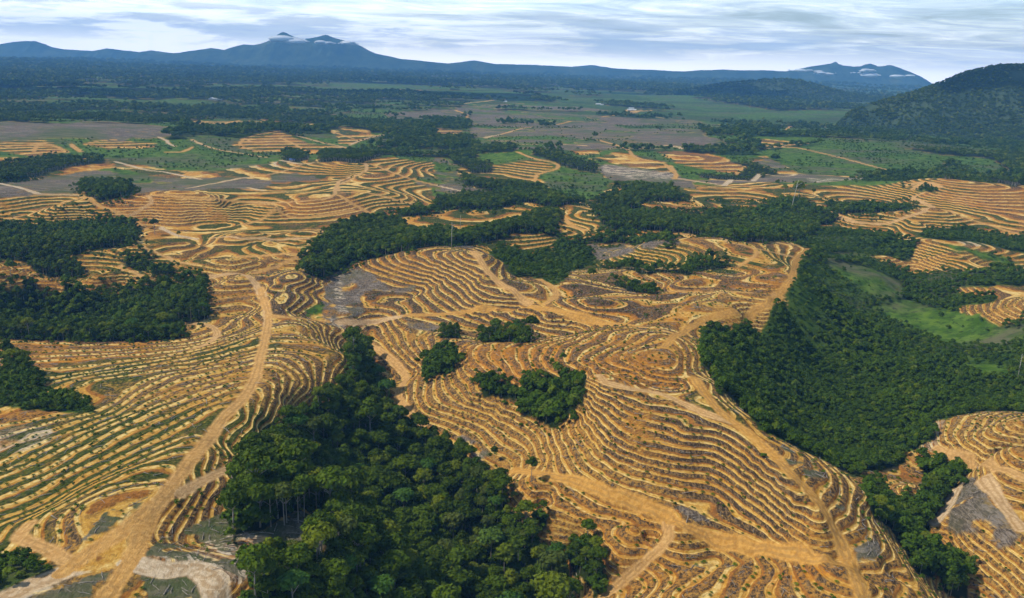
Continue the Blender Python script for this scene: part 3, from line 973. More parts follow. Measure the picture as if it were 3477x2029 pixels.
# beyond the plantation: a patchwork of forest, regrowth and old clearings
fn = fbm(X / 520, Y / 260, 5, 0.6)
wild = far & ~cov['bare'] & ~cov['green'] & ~cov['field'] & ~veg
cov['forest'] |= wild & (fn > 0.30 - 0.25 * sstep(Rg, 5000, 9000) - 0.14 * sstep(-AZg, 0.0, 0.2) + 0.2 * sstep(AZg, .02, .15) * (1 - sstep(Rg, 5000, 8000))) & (Rg > 2300)
cov['scrub'] |= wild & (fn > 0.0) & ~cov['forest']
_thin = fbm(X / 260, Y / 150, 5, .62)
thinf = cov['forest'] & (Rg > 1900) & (_thin < -.02 - .14 * sstep(Rg, 5200, 8000) - .08 * sstep(-AZg, .1, .25))
cov['forest'] &= ~thinf; cov['scrub'] |= thinf & (_thin > -.13)
veg = cov['forest'] | cov['scrub']
keep = (road < 0.4)
wF = (cov['forest'] & keep) * 1.0 + (cov['scrub'] & ~cov['forest'] & keep) * .4
wB = (cov['bare'] & ~veg & keep).astype(float)
wV = ((cov['green'] | (far & ~cov['field'])) & ~veg & ~cov['bare'] & keep).astype(float)
_rag = np.clip(.5 + 1.5 * fbm(X / 16, Y / 16, 4, .6) + .25, 0, 1)
_mot = fbm(X / 210, Y / 150, 5, .65)
wV = np.where((wB > 0) & (Rg > 1300) & (_mot > .22 - .14 * sstep(Rg, 2200, 3200)), 1, wV); wB = np.where((Rg > 1300) & (_mot > .22 - .14 * sstep(Rg, 2200, 3200)), 0, wB)
wB = wB * np.where(Rg < 1000, _rag > .42, 1)
wV = wV * np.where((Rg < 1000) & ~cov['open'], _rag > .35, 1)
wV = wV + (cov['scrub'] & ~cov['forest'] & keep) * 1.0
wT = np.clip(1 - wF - wB - wV, 0, 1)
def soft(a):
    b_ = a.copy()
    b_[1:-1, 1:-1] = (a[1:-1, 1:-1] * 2 + a[:-2, 1:-1] + a[2:, 1:-1] + a[1:-1, :-2] + a[1:-1, 2:]) / 6
    return b_
wV = np.clip(wV, 0, 1)
wF, wB, wV, wT = map(soft, (wF, wB, wV, wT))
gs = np.clip(-0.05 + 0.80 * sstep(Rg, 600, 950) - .5 * cov['litter'] - .5 * cov['orange'] + 1.5 * ((AZg < -.45) & (Rg > 1050) & (Rg < 1500)) + 0.75 * sstep(-AZg, 0.10, 0.20) * (1 - sstep(Rg, 520, 640)) + 0.9 * fbm(X / 110, Y / 110, 3), 0, 1)
# terrace section: flat bench, cut bank behind it, then the old slope up to the next bench
def tread(p):
    i = np.floor(p); f = p - i
    s = np.interp(f, [0, .04, .34, .46, .94, 1.0], [0, -.04, .02, .42, 1.02, 1.0])
    return i + s
wS = wT * (1 - road) * (1 - 0.7 * (cov['bare']))
NS = 0.72                       # terraces per contour unit
step_z = zP(tread(P * NS) / NS)
Z = zP(P) * (1 - wS) + step_z * wS
Z = Z + (0.35 * fbm(X / 5, Y / 5, 3) + 0.25 * fbm(X / 1.6, Y / 1.6, 2)) * (1 - road) * (1 - sstep(Rg, 900, 2200)) * (0.25 + 0.75 * ((P * NS) % 1 > .5) * wS + wB * .6)
Z = Z - road * 0.25
# far woods: the canopy itself is the surface there
Z = Z + (wF > .9) * sstep(Rg, 4200, 5200) * (9 + 7 * fbm(X / 30, Y / 30, 3))
Z = Z - 0.0 * Rg
Z = Z - (Rg ** 2) / 2 / 12.0e6 * 1.0

lit = soft(soft(np.clip(0.30 + 0.35 * fbm(X / 60, Y / 60, 3) + 0.45 * cov['litter'], 0, 1)))
me = bpy.data.meshes.new('ground')
nv = NR * NCc
me.vertices.add(nv)
co = np.stack([X, Y, Z], 2).reshape(-1).astype(np.float32)
me.vertices.foreach_set('co', co)
ii = np.arange(nv).reshape(NR, NCc)
quad = np.stack([ii[:-1, :-1], ii[:-1, 1:], ii[1:, 1:], ii[1:, :-1]], 2).reshape(-1, 4)[:, ::-1]
nf = len(quad)
me.loops.add(nf * 4); me.polygons.add(nf)
me.loops.foreach_set('vertex_index', quad.reshape(-1).astype(np.int32))
me.polygons.foreach_set('loop_start', (np.arange(nf) * 4).astype(np.int32))
me.polygons.foreach_set('loop_total', np.full(nf, 4, np.int32))
me.polygons.foreach_set('use_smooth', np.ones(nf, bool))
def put_attr(m_, name, arr):
    at_ = m_.attributes.new(name, 'FLOAT', 'POINT'); at_.data.foreach_set('value', arr.reshape(-1).astype(np.float32))
put_attr(me, 'contour', P * NS); put_attr(me, 'terrace', wT); put_attr(me, 'bare', wB); put_attr(me, 'green', wV)
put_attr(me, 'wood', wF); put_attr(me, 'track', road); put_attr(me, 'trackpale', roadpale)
put_attr(me, 'pale', soft(soft(cov['pale'].astype(float)))); put_attr(me, 'orange', np.clip(soft(soft(cov['orange'].astype(float))) * .85 + .5 * sstep(Rg, 620, 1000), 0, 1)); put_attr(me, 'regrow', gs); put_attr(me, 'litter', lit); put_attr(me, 'trackpos', lanep)
me.update(calc_edges=True)
gob = bpy.data.objects.new('ground', me); COL.objects.link(gob); gob['kind'] = 'structure'

def idx(x, y):
    az = np.arctan2(x, y); lr = 0.5 * np.log(x * x + y * y + 1e-6)
    return np.interp(lr, rows, np.arange(NR)), np.interp(az, cols, np.arange(NCc))
def look(G, x, y):
    i, j = idx(x, y)
    return G[np.clip(np.rint(i).astype(int), 0, NR - 1), np.clip(np.rint(j).astype(int), 0, NCc - 1)]
def z_at(x, y):
    i, j = idx(x, y)
    return bil(Z, i, j)
def at(s, off=0.0):
    """world point on the ground seen at a place in the photograph"""
    q = ground(px(s), off)
    z = z_at(q[:, 0], q[:, 1])
    return np.column_stack([q, z])

# ------------------------------------------------------------------ ground material
def new_mat(name):
    m_ = bpy.data.materials.new(name); m_.use_nodes = True
    return m_, NB(m_.node_tree)
gm, b = new_mat('ground_soil')
pos = b.n('ShaderNodeNewGeometry').outputs['Position']
A = lambda nm: b.attr(nm).outputs['Fac']
big = b.noise(pos, 0.012, 4, .6); med = b.noise(pos, 0.07, 4, .6); fine = b.noise(pos, 0.55, 5, .7); grit = b.noise(pos, 2.2, 3, .7)
fib = b.noise(b.map(pos, scale=(1.3, .25, 1), rot=(0, 0, .5)), 1.0, 3, .7)
fib2 = b.noise(b.map(pos, scale=(.3, 1.5, 1), rot=(0, 0, .2)), 1.0, 3, .7)
ph = b.m('FRACT', b.m('ADD', A('contour'), b.m('MULTIPLY', b.m('SUBTRACT', med, .5), 0.22)))
tan = b.mix(b.step(fine, .35, .68), (0.43, 0.23, 0.038), (0.62, 0.39, 0.090))
orange = b.mix(b.step(fine, .3, .7), (0.42, 0.150, 0.014), (0.55, 0.250, 0.032))
tint = b.m('ADD', b.m('MULTIPLY', A('orange'), .60), b.m('MULTIPLY', b.step(big, .42, .62), .45), clamp=True)
soil = b.mix(tint, tan, orange)
chalk = b.mix(b.step(fine, .35, .7), (0.42, 0.32, 0.22), (0.62, 0.52, 0.40))
soil = b.mix(b.m('MULTIPLY', A('pale'), b.step(med, .25, .5)), soil, chalk)
cream = b.mix(b.step(fine, .35, .65), (0.60, 0.39, 0.11), (0.82, 0.62, 0.26))
bwid = b.m('MULTIPLY', b.m('SUBTRACT', b.noise(pos, .05, 4, .65), .5), .28)
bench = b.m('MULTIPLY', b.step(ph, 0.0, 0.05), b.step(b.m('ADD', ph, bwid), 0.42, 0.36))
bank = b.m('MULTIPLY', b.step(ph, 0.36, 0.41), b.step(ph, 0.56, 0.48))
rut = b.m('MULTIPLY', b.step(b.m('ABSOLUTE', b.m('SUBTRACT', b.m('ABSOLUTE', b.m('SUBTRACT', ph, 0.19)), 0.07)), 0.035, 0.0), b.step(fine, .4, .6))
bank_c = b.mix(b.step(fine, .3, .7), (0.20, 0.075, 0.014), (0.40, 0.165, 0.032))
bank_c = b.mix(b.m('MULTIPLY', b.step(fib, .5, .62), .5), bank_c, (0.09, 0.06, 0.035))
# brushwood and stumps left between the benches
wood_c = b.mix(b.step(fib, .42, .66), (0.045, 0.030, 0.018), (0.20, 0.125, 0.062))
wood_c = b.mix(b.step(grit, .64, .80), wood_c, (0.34, 0.26, 0.17))
wood_c = b.mix(b.m('MULTIPLY', b.step(b.m('SUBTRACT', fine, b.m('MULTIPLY', b.m('SUBTRACT', A('litter'), .5), .22)), .50, .62), .75), wood_c, b.mix(.5, soil, bank_c))
grass_c = b.mix(b.step(fine, .35, .65), (0.020, 0.036, 0.006), (0.085, 0.095, 0.018))
slope_c = b.mix(b.step(b.m('ADD', b.m('MULTIPLY', A('regrow'), .75), b.m('MULTIPLY', med, .45)), .52, .72), wood_c, grass_c)
slope_c = b.mix(b.m('MULTIPLY', b.step(fine, .60, .70), .55), slope_c, soil)
tc_ = b.mix(bank, slope_c, bank_c)
wedge = b.m('MULTIPLY', b.m('SUBTRACT', b.noise(pos, .16, 3, .6), .5), .30)
wornb = b.m('MULTIPLY', b.step(ph, 0.02, 0.10), b.step(b.m('ADD', ph, wedge), 0.26, 0.15))
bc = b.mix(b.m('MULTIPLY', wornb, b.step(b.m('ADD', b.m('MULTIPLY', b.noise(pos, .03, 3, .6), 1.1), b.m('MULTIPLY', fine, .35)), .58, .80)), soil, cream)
bc = b.mix(b.m('MULTIPLY', rut, .25), bc, bank_c)
bc = b.mix(b.m('MULTIPLY', b.step(grit, .62, .74), .5), bc, (0.13, 0.10, 0.05))
bc = b.mix(b.m('MULTIPLY', b.step(med, .60, .70), b.m('MULTIPLY', A('regrow'), .55)), bc, grass_c)
psep = b.sep(pos)
along = b.noise(b.comb(b.m('MULTIPLY', A('contour'), 11.0), b.m('MULTIPLY', psep[0], .07), b.m('MULTIPLY', psep[1], .07)), 1.0, 4, .7)
bc = b.mix(b.m('MULTIPLY', b.step(along, .52, .66), .55), bc, cream)
bc = b.mix(b.m('MULTIPLY', b.step(along, .46, .36), .60), bc, (0.20, 0.105, 0.030))
tc_ = b.mix(b.m('MULTIPLY', b.step(along, .56, .68), .45), tc_, soil)
tc_ = b.mix(b.m('MULTIPLY', b.step(along, .44, .34), .55), tc_, (0.040, 0.027, 0.016))
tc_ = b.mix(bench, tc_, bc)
slump = b.m('MULTIPLY', b.step(b.noise(pos, .022, 5, .65), .57, .66), .75)
tc_ = b.mix(slump, tc_, b.mix(b.step(fib2, .45, .62), bank_c, soil))
# bare, grubbed-up land without benches
grey = b.mix(b.step(fib, .40, .62), (0.070, 0.054, 0.042), (0.19, 0.145, 0.11))
grey = b.mix(b.m('MULTIPLY', b.step(big, .45, .6), .5), grey, (0.10, 0.10, 0.05))
grey = b.mix(b.m('MULTIPLY', b.step(fib2, .60, .72), .6), grey, (0.40, 0.35, 0.30))
grey = b.mix(b.m('MULTIPLY', b.step(med, .55, .68), .55), grey, b.mix(.5, soil, grass_c))
fr = b.noise(b.map(pos, scale=(.012, .11, 1), rot=(0, 0, .15)), 1.0, 4, .7)
grey = b.mix(b.m('MULTIPLY', b.step(fr, .5, .62), .45), grey, (0.30, 0.25, 0.21))
fp = b.noise(pos, 0.0045, 5, .65)
grey = b.mix(b.m('MULTIPLY', b.step(fp, .48, .60), .8), grey, b.mix(b.step(fr, .4, .6), (0.055, 0.085, 0.022), (0.11, 0.11, 0.045)))
wst = b.noise(b.map(pos, scale=(.05, .16, 1), rot=(0, 0, .7)), 1.0, 4, .7)
grey = b.mix(b.m('MULTIPLY', A('pale'), b.step(b.m('ADD', wst, b.m('MULTIPLY', fine, .25)), .62, .70)), grey, chalk)
green = b.mix(b.step(med, .35, .65), (0.040, 0.088, 0.008), (0.105, 0.170, 0.020))
green = b.mix(b.step(b.noise(pos, .18, 4, .7), .52, .66), green, (0.025, 0.048, 0.010))
farp = b.noise(b.map(pos, scale=(.55, 1.5, 1)), 0.0042, 6, .68)
green = b.mix(b.m('MULTIPLY', b.step(farp, .50, .60), .75), green, b.mix(b.step(med, .4, .6), (0.075, 0.085, 0.032), (0.12, 0.095, 0.07)))
floor = b.mix(b.step(med, .35, .65), (0.010, 0.018, 0.005), (0.024, 0.036, 0.009))  # dark forest floor; on far woods its darkness stands in for canopy shade
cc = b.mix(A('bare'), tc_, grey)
cc = b.mix(A('green'), cc, green)
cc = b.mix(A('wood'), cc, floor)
rp = A('trackpale')
rc = b.mix(b.step(fine, .3, .7), (0.44, 0.205, 0.036), (0.62, 0.34, 0.085))
rc = b.mix(rp, rc, b.mix(b.step(fine, .3, .7), (0.46, 0.35, 0.23), (0.66, 0.54, 0.40)))
rc = b.mix(b.m('MULTIPLY', b.step(fib, .5, .7), .30), rc, (0.30, 0.19, 0.085))
lane = A('trackpos')
lr_ = b.step(b.m('ABSOLUTE', b.m('SUBTRACT', b.m('FRACT', b.m('MULTIPLY', lane, 3.2)), .5)), .30, .12)
rc = b.mix(b.m('MULTIPLY', lr_, b.m('MULTIPLY', b.step(med, .3, .6), .55)), rc, (0.30, 0.165, 0.055))
cc = b.mix(b.m('MULTIPLY', A('track'), b.m('ADD', .8, b.m('MULTIPLY', fine, .4)), clamp=True), cc, rc)
pb = b.n('ShaderNodeBsdfPrincipled')
b.put(pb.inputs['Base Color'], cc); pb.inputs['Roughness'].default_value = .95; pb.inputs['Specular IOR Level'].default_value = .05
bm_ = b.n('ShaderNodeBump'); bm_.inputs['Strength'].default_value = .9; bm_.inputs['Distance'].default_value = .7
b.put(bm_.inputs['Height'], b.m('ADD', b.m('MULTIPLY', fine, .7), b.m('ADD', b.m('MULTIPLY', grit, .25), b.m('MULTIPLY', fib, .5))))
b.put(pb.inputs['Normal'], bm_.outputs[0])
o_ = b.n('ShaderNodeOutputMaterial'); b.put(o_.inputs[0], pb.outputs[0])
me.materials.append(gm)
# ------------------------------------------------------------------ plants: materials
def leaf_mat(name, dark, light, odd):
    m_, b = new_mat(name)
    oi = b.n('ShaderNodeObjectInfo')
    tcn = b.n('ShaderNodeTexCoord').outputs['Object']
    rnd = oi.outputs['Random']
    reg = b.noise(b.n('ShaderNodeNewGeometry').outputs['Position'], .014, 4, .65)
    c = b.mix(b.m('MULTIPLY', b.m('ADD', rnd, b.m('MULTIPLY', b.m('SUBTRACT', reg, .45), 1.6)), .72, clamp=True), dark, light)
    c = b.mix(b.m('MULTIPLY', b.step(rnd, .82, .97), .8), c, odd)
    c = b.mix(b.m('MULTIPLY', b.step(b.noise(tcn, .8, 2, .6), .4, .7), .5), c, b.mix(.5, light, odd))
    p_ = b.n('ShaderNodeBsdfPrincipled'); b.put(p_.inputs['Base Color'], c)
    p_.inputs['Roughness'].default_value = .7; p_.inputs['Specular IOR Level'].default_value = .06
    t_ = b.n('ShaderNodeBsdfTranslucent'); b.put(t_.inputs[0], c)
    mx = b.n('ShaderNodeMixShader'); mx.inputs[0].default_value = .18
    b.put(mx.inputs[1], p_.outputs[0]); b.put(mx.inputs[2], t_.outputs[0])
    o = b.n('ShaderNodeOutputMaterial'); b.put(o.inputs[0], mx.outputs[0])
    return m_
def plain_mat(name, c1, c2, scale=1.0, rough=.9, stretch=(1, 1, 1)):
    m_, b = new_mat(name)
    tcn = b.n('ShaderNodeTexCoord').outputs['Object']
    p_ = b.n('ShaderNodeBsdfPrincipled')
    b.put(p_.inputs['Base Color'], b.mix(b.step(b.noise(b.map(tcn, scale=stretch), scale, 4, .65), .3, .7), c1, c2))
    p_.inputs['Roughness'].default_value = rough
    o = b.n('ShaderNodeOutputMaterial'); b.put(o.inputs[0], p_.outputs[0])
    return m_
LEAF = leaf_mat('rainforest_leaves', (0.020, 0.044, 0.002), (0.095, 0.155, 0.007), (0.18, 0.20, 0.012))
LEAF_B = leaf_mat('bright_leaves', (0.040, 0.100, 0.014), (0.080, 0.165, 0.020), (0.13, 0.19, 0.03))
LEAF_Y = leaf_mat('yellow_green_leaves', (0.055, 0.085, 0.014), (0.10, 0.125, 0.022), (0.14, 0.15, 0.03))
SCRUBL = leaf_mat('regrowth_leaves', (0.026, 0.058, 0.003), (0.085, 0.150, 0.008), (0.14, 0.18, 0.014))
BARK = plain_mat('pale_bark', (0.20, 0.17, 0.13), (0.42, 0.38, 0.31), 1.5, stretch=(1, 1, .2))
DEADW = plain_mat('bleached_deadwood', (0.32, 0.29, 0.25), (0.58, 0.54, 0.47), 1.2, stretch=(1, 1, .2))
LOGM = plain_mat('felled_timber', (0.15, 0.12, 0.10), (0.42, 0.36, 0.29), .8, stretch=(1, 1, .3))

def mesh_from(name, vs, fs, mat, smooth=False):
    m_ = bpy.data.meshes.new(name)
    m_.from_pydata([tuple(map(float, v)) for v in vs], [], [tuple(map(int, f)) for f in fs])
    m_.materials.append(mat)
    if smooth: m_.polygons.foreach_set('use_smooth', [True] * len(m_.polygons))
    m_.update()
    return m_
def tube(path, radii, seg=6):
    """tapered limb along a path"""
    path = np.array(path, float); vs, fs = [], []
    for k, p in enumerate(path):
        t = path[min(k + 1, len(path) - 1)] - path[max(k - 1, 0)]; t /= np.linalg.norm(t) + 1e-9
        a = np.cross(t, [0.3, 0.9, 0.1]); a /= np.linalg.norm(a) + 1e-9; c = np.cross(t, a)
        for j in range(seg):
            th = 2 * math.pi * j / seg
            vs.append(p + radii[k] * (math.cos(th) * a + math.sin(th) * c))
    for k in range(len(path) - 1):
        for j in range(seg):
            j2 = (j + 1) % seg
            fs.append((k * seg + j, k * seg + j2, (k + 1) * seg + j2, (k + 1) * seg + j))
    fs.append(tuple(range(seg))[::-1]); fs.append(tuple((len(path) - 1) * seg + j for j in range(seg)))
    return vs, fs
def join(parts):
    V, Fc, o = [], [], 0
    for v, f in parts:
        V += list(v); Fc += [tuple(i + o for i in q_) for q_ in f]; o += len(v)
    return V, Fc
def crown_mesh(name, seed, h, rad, nl, nleaf, leaf, flat=0.7, mat=None, core=True):
    """leaf clumps on a handful of lobes; h = height of the crown's middle"""
    g = np.random.default_rng(seed); parts = []
    lobes = []
    for k in range(nl):
        a = 2 * math.pi * (k * 0.618 + g.random() * .15); q_ = math.sqrt((k + .3) / nl)
        lobes.append((np.array([math.cos(a) * rad * .66 * q_, math.sin(a) * rad * .66 * q_, h + rad * flat * (.62 * (1 - q_ * q_) + g.uniform(-.22, .18))]), rad * g.uniform(.36, .52)))
    if core:
        for c, r_ in lobes:
            vs = []
            ico = [(0, 0, 1), (.89, 0, .45), (.28, .85, .45), (-.72, .53, .45), (-.72, -.53, .45), (.28, -.85, .45), (.72, .53, -.45), (-.28, .85, -.45), (-.89, 0, -.45), (-.28, -.85, -.45), (.72, -.53, -.45), (0, 0, -1)]
            fs = [(0, 1, 2), (0, 2, 3), (0, 3, 4), (0, 4, 5), (0, 5, 1), (1, 6, 2), (2, 7, 3), (3, 8, 4), (4, 9, 5), (5, 10, 1), (6, 7, 2), (7, 8, 3), (8, 9, 4), (9, 10, 5), (10, 6, 1), (11, 7, 6), (11, 8, 7), (11, 9, 8), (11, 10, 9), (11, 6, 10)]
            for v in ico: vs.append(c + np.array(v) * r_ * np.array([.78, .78, .62]) * g.uniform(.8, 1.05))
            parts.append((vs, fs))
    V, Fc = [], []
    for k in range(nleaf):
        c, r_ = lobes[g.integers(nl)]
        n_ = g.normal(size=3); n_[2] = abs(n_[2]) * 1.1 - .35; n_ /= np.linalg.norm(n_)
        p = c + n_ * r_ * g.uniform(.80, 1.12) * np.array([1, 1, .8])
        nn = n_ * .9 + g.normal(size=3) * .45 + np.array([0, 0, .35]); nn /= np.linalg.norm(nn)
        t = np.cross(nn, g.normal(size=3)); t /= np.linalg.norm(t) + 1e-9; u_ = np.cross(nn, t)
        s_ = leaf * g.uniform(.6, 1.3); o = len(V)
        V += [p - t * s_, p + u_ * s_ * .62, p + t * s_, p - u_ * s_ * .62 - nn * s_ * .2]
        Fc.append((o, o + 1, o + 2, o + 3))
    parts.append((V, Fc))
    V, Fc = join(parts)
    return mesh_from(name, V, Fc, mat or LEAF)
def trunk_mesh(name, seed, h, r0, crown_r, seg=6, nlimb=4):
    g = np.random.default_rng(seed)
    lean = g.uniform(-.05, .05, 2) * h
    path = [(0, 0, -1.0), (0, 0, h * .05), (lean[0] * .3, lean[1] * .3, h * .4), (lean[0] * .6, lean[1] * .6, h * .72), (lean[0], lean[1], h * 1.0)]
    parts = [tube(path, [r0 * 1.5, r0 * 1.1, r0 * .85, r0 * .6, r0 * .2], seg)]
    for k in range(nlimb):
        a = 2 * math.pi * k / nlimb + g.random(); z0 = h * g.uniform(.6, .75); e = crown_r * g.uniform(.5, .8)
        parts.append(tube([(lean[0] * .5, lean[1] * .5, z0), (math.cos(a) * e * .5, math.sin(a) * e * .5, z0 + h * .12), (math.cos(a) * e, math.sin(a) * e, z0 + h * .2)], [r0 * .45, r0 * .3, r0 * .12], 4))
    V, Fc = join(parts)
    return mesh_from(name, V, Fc, BARK, True)

def link(o, parent=None):
    COL.objects.link(o)
    if parent is not None: o.parent = parent
    return o
def tag(o, label, cat, group=None):
    o['label'] = label; o['category'] = cat
    if group: o['group'] = group
    return o
def thing(name, loc, label, cat, group=None, rz=0.0, sc=1.0):
    o = bpy.data.objects.new(name, None); o.empty_display_size = .5
    o.location = loc; o.rotation_euler = (0, 0, rz); o.scale = (sc,) * 3
    return tag(link(o), label, cat, group)
def part(name, mesh, parent):
    return link(bpy.data.objects.new(name, mesh), parent)

# ------------------------------------------------------------------ tree shapes
HI = [crown_mesh('crown_rounded', 11, 12.2, 4.3, 9, 760, .62, .75), crown_mesh('crown_broad', 12, 12.6, 5.0, 12, 900, .62, .5),
      crown_mesh('crown_tall', 13, 11.0, 3.6, 8, 680, .58, 1.25), crown_mesh('crown_open', 14, 12.8, 4.4, 7, 560, .60, .6, core=True),
      crown_mesh('crown_lush', 15, 11.2, 4.0, 10, 760, .60, .95), crown_mesh('crown_bright', 16, 12.4, 4.2, 9, 700, .60, .55, LEAF_B),
      crown_mesh('crown_yellowish', 17, 12.0, 3.8, 8, 680, .58, .8, LEAF_Y)]
MID = [crown_mesh('crown_mid_a', 21, 10.5, 4.0, 7, 190, 1.0, .9), crown_mesh('crown_mid_b', 22, 9.0, 3.6, 6, 170, 1.0, 1.3),
       crown_mesh('crown_mid_c', 23, 11.5, 4.4, 8, 200, 1.05, .7)]
LOW = [crown_mesh('crown_low_a', 31, 7.5, 5.2, 5, 46, 1.9, 1.0), crown_mesh('crown_low_b', 32, 8.0, 5.8, 6, 50, 2.0, .8)]
SCR = [crown_mesh('bush_a', 41, 2.6, 2.3, 6, 150, .58, 1.1, SCRUBL), crown_mesh('bush_b', 42, 3.4, 2.0, 6, 150, .55, 1.7, SCRUBL),
       crown_mesh('bush_c', 43, 1.9, 2.6, 6, 150, .62, .7, SCRUBL)]
SMALL = [crown_mesh('shrub_a', 51, .55, .8, 3, 34, .34, .7, SCRUBL), crown_mesh('shrub_b', 52, .5, .9, 4, 34, .32, .6, LEAF)]
TR_HI = [trunk_mesh('trunk_hi', 61, 12.5, .26, 4.0), trunk_mesh('trunk_slim', 62, 12.0, .20, 4.0)]
TR_MID = trunk_mesh('trunk_mid', 63, 10.5, .24, 3.5, 5, 3)

# ------------------------------------------------------------------ where they grow
def grid_pts(r0, r1, s, azm=.66):
    ny = int(r1 * 1.0 / s) + 2; nx = int(r1 * math.sin(azm) / s) + 2
    xs, ys = np.meshgrid(np.arange(-nx, nx + 1) * s, np.arange(0, ny + 1) * s)
    xs = xs + rng.uniform(-.42, .42, xs.shape) * s + (np.arange(xs.shape[0])[:, None] % 2) * s * .5
    ys = ys + rng.uniform(-.42, .42, ys.shape) * s
    r_ = np.hypot(xs, ys); a = np.arctan2(xs, ys)
    k = (r_ >= r0) & (r_ < r1) & (np.abs(a) < azm)
    return np.stack([xs[k], ys[k]], 1)
def sel(pts, G, thr=.5):
    return pts[look(G, pts[:, 0], pts[:, 1]) > thr]
FOR = cov['forest'].astype(float) * keep
SCB = (cov['scrub'] & ~cov['forest']).astype(float) * keep
# keep crowns off the tracks
def off_track(p, thr=.05): return p[look(road, p[:, 0], p[:, 1]) < thr]
low_ = (tall < 7)
THIN = FOR * (~(low_ & (vnoise(X / 7, Y / 7) > .62)))
t_near = off_track(sel(grid_pts(180, 700, 4.5), THIN))
t_mid = off_track(sel(grid_pts(700, 1700, 5.4), FOR * (vnoise(X / 13, Y / 13) > .16)))
t_far = sel(grid_pts(1700, 3000, 9.5), FOR)
t_vfar = np.vstack([sel(grid_pts(3000, 5600, 22), FOR), sel(grid_pts(5600, 9000, 44), FOR), sel(grid_pts(9000, 14500, 80), FOR)])
s_near = off_track(sel(grid_pts(180, 700, 2.9), SCB))
s_mid = off_track(sel(grid_pts(700, 1700, 4.6), SCB))
s_far = sel(grid_pts(1700, 3600, 12), SCB)
s_g = np.vstack([sel(grid_pts(180, 700, 4.2), (wV > .6) * (SCB < .5) * (road < .1), .6), sel(grid_pts(700, 3300, 9.5), (wV > .6) * (SCB < .5) * (road < .1), .6)]); s_g = s_g[rng.random(len(s_g)) < .9 * vnoise(s_g[:, 0] / 90, s_g[:, 1] / 90) ** 1.5]
print('trees', len(t_near), len(t_mid), len(t_far), len(t_vfar), 'scrub', len(s_near), len(s_mid), len(s_far))

def scatter(name, kind_label, pts, scl, var, rot, sources, trunk=None, ntr=0):
    """ONE stuff object: points on the ground carrying copies of the plants in sources"""
    z = z_at(pts[:, 0], pts[:, 1])
    m_ = bpy.data.meshes.new(name)
    m_.vertices.add(len(pts)); m_.vertices.foreach_set('co', np.column_stack([pts, z]).astype(np.float32).reshape(-1))
    put_attr(m_, 'scl', scl); put_attr(m_, 'rot', rot)
    at_ = m_.attributes.new('var', 'INT', 'POINT'); at_.data.foreach_set('value', var.astype(np.int32))
    o = bpy.data.objects.new(name, m_); link(o); o['kind'] = 'stuff'; o['label'] = kind_label
    ng = bpy.data.node_groups.new(name + '_nodes', 'GeometryNodeTree')
    ng.interface.new_socket('Geometry', in_out='INPUT', socket_type='NodeSocketGeometry')
    ng.interface.new_socket('Geometry', in_out='OUTPUT', socket_type='NodeSocketGeometry')
    N = ng.nodes.new; L = ng.links.new
    gi, go = N('NodeGroupInput'), N('NodeGroupOutput')
    def att(nm, t='FLOAT'):
        a = N('GeometryNodeInputNamedAttribute'); a.data_type = t; a.inputs['Name'].default_value = nm
        return a.outputs[0]
    jn = N('GeometryNodeJoinGeometry')
    for s_ in reversed(sources):
        oi = N('GeometryNodeObjectInfo'); oi.transform_space = 'ORIGINAL'; oi.inputs['Object'].default_value = s_; oi.inputs['As Instance'].default_value = True
        L(oi.outputs['Geometry'], jn.inputs[0])
    iop = N('GeometryNodeInstanceOnPoints'); iop.inputs['Pick Instance'].default_value = True
    rv = N('ShaderNodeCombineXYZ'); L(att('rot'), rv.inputs[2])
    L(gi.outputs[0], iop.inputs['Points']); L(jn.outputs[0], iop.inputs['Instance']); L(att('var', 'INT'), iop.inputs['Instance Index'])
    L(rv.outputs[0], iop.inputs['Rotation']); L(att('scl'), iop.inputs['Scale'])
    outs = [iop.outputs[0]]
    if trunk is not None:
        oi = N('GeometryNodeObjectInfo'); oi.transform_space = 'ORIGINAL'; oi.inputs['Object'].default_value = trunk; oi.inputs['As Instance'].default_value = True
        cmp_ = N('FunctionNodeCompare'); cmp_.data_type = 'INT'; cmp_.operation = 'LESS_THAN'; L(att('var', 'INT'), cmp_.inputs[2]); cmp_.inputs[3].default_value = ntr
        i2 = N('GeometryNodeInstanceOnPoints')
        L(gi.outputs[0], i2.inputs['Points']); L(cmp_.outputs[0], i2.inputs['Selection']); L(oi.outputs['Geometry'], i2.inputs['Instance'])
        L(rv.outputs[0], i2.inputs['Rotation']); L(att('scl'), i2.inputs['Scale'])
        outs.append(i2.outputs[0])
    j2 = N('GeometryNodeJoinGeometry')
    for s_ in outs: L(s_, j2.inputs[0])
    L(j2.outputs[0], go.inputs[0])
    md = o.modifiers.new('scatter', 'NODES'); md.node_group = ng
    return o

def seen(p, z, m_=0.02):
    """inside the photo frame?"""
    v = np.column_stack([p, z]) - np.array([0, 0, HC])
    dz = v @ _F; u_ = v @ CR / dz * FPX + CX; w_ = -(v @ CU) / dz * FPX + CY
    return (dz > 0) & (u_ > 0) & (u_ < 3477) & (w_ > 0) & (w_ < 2060), u_, w_

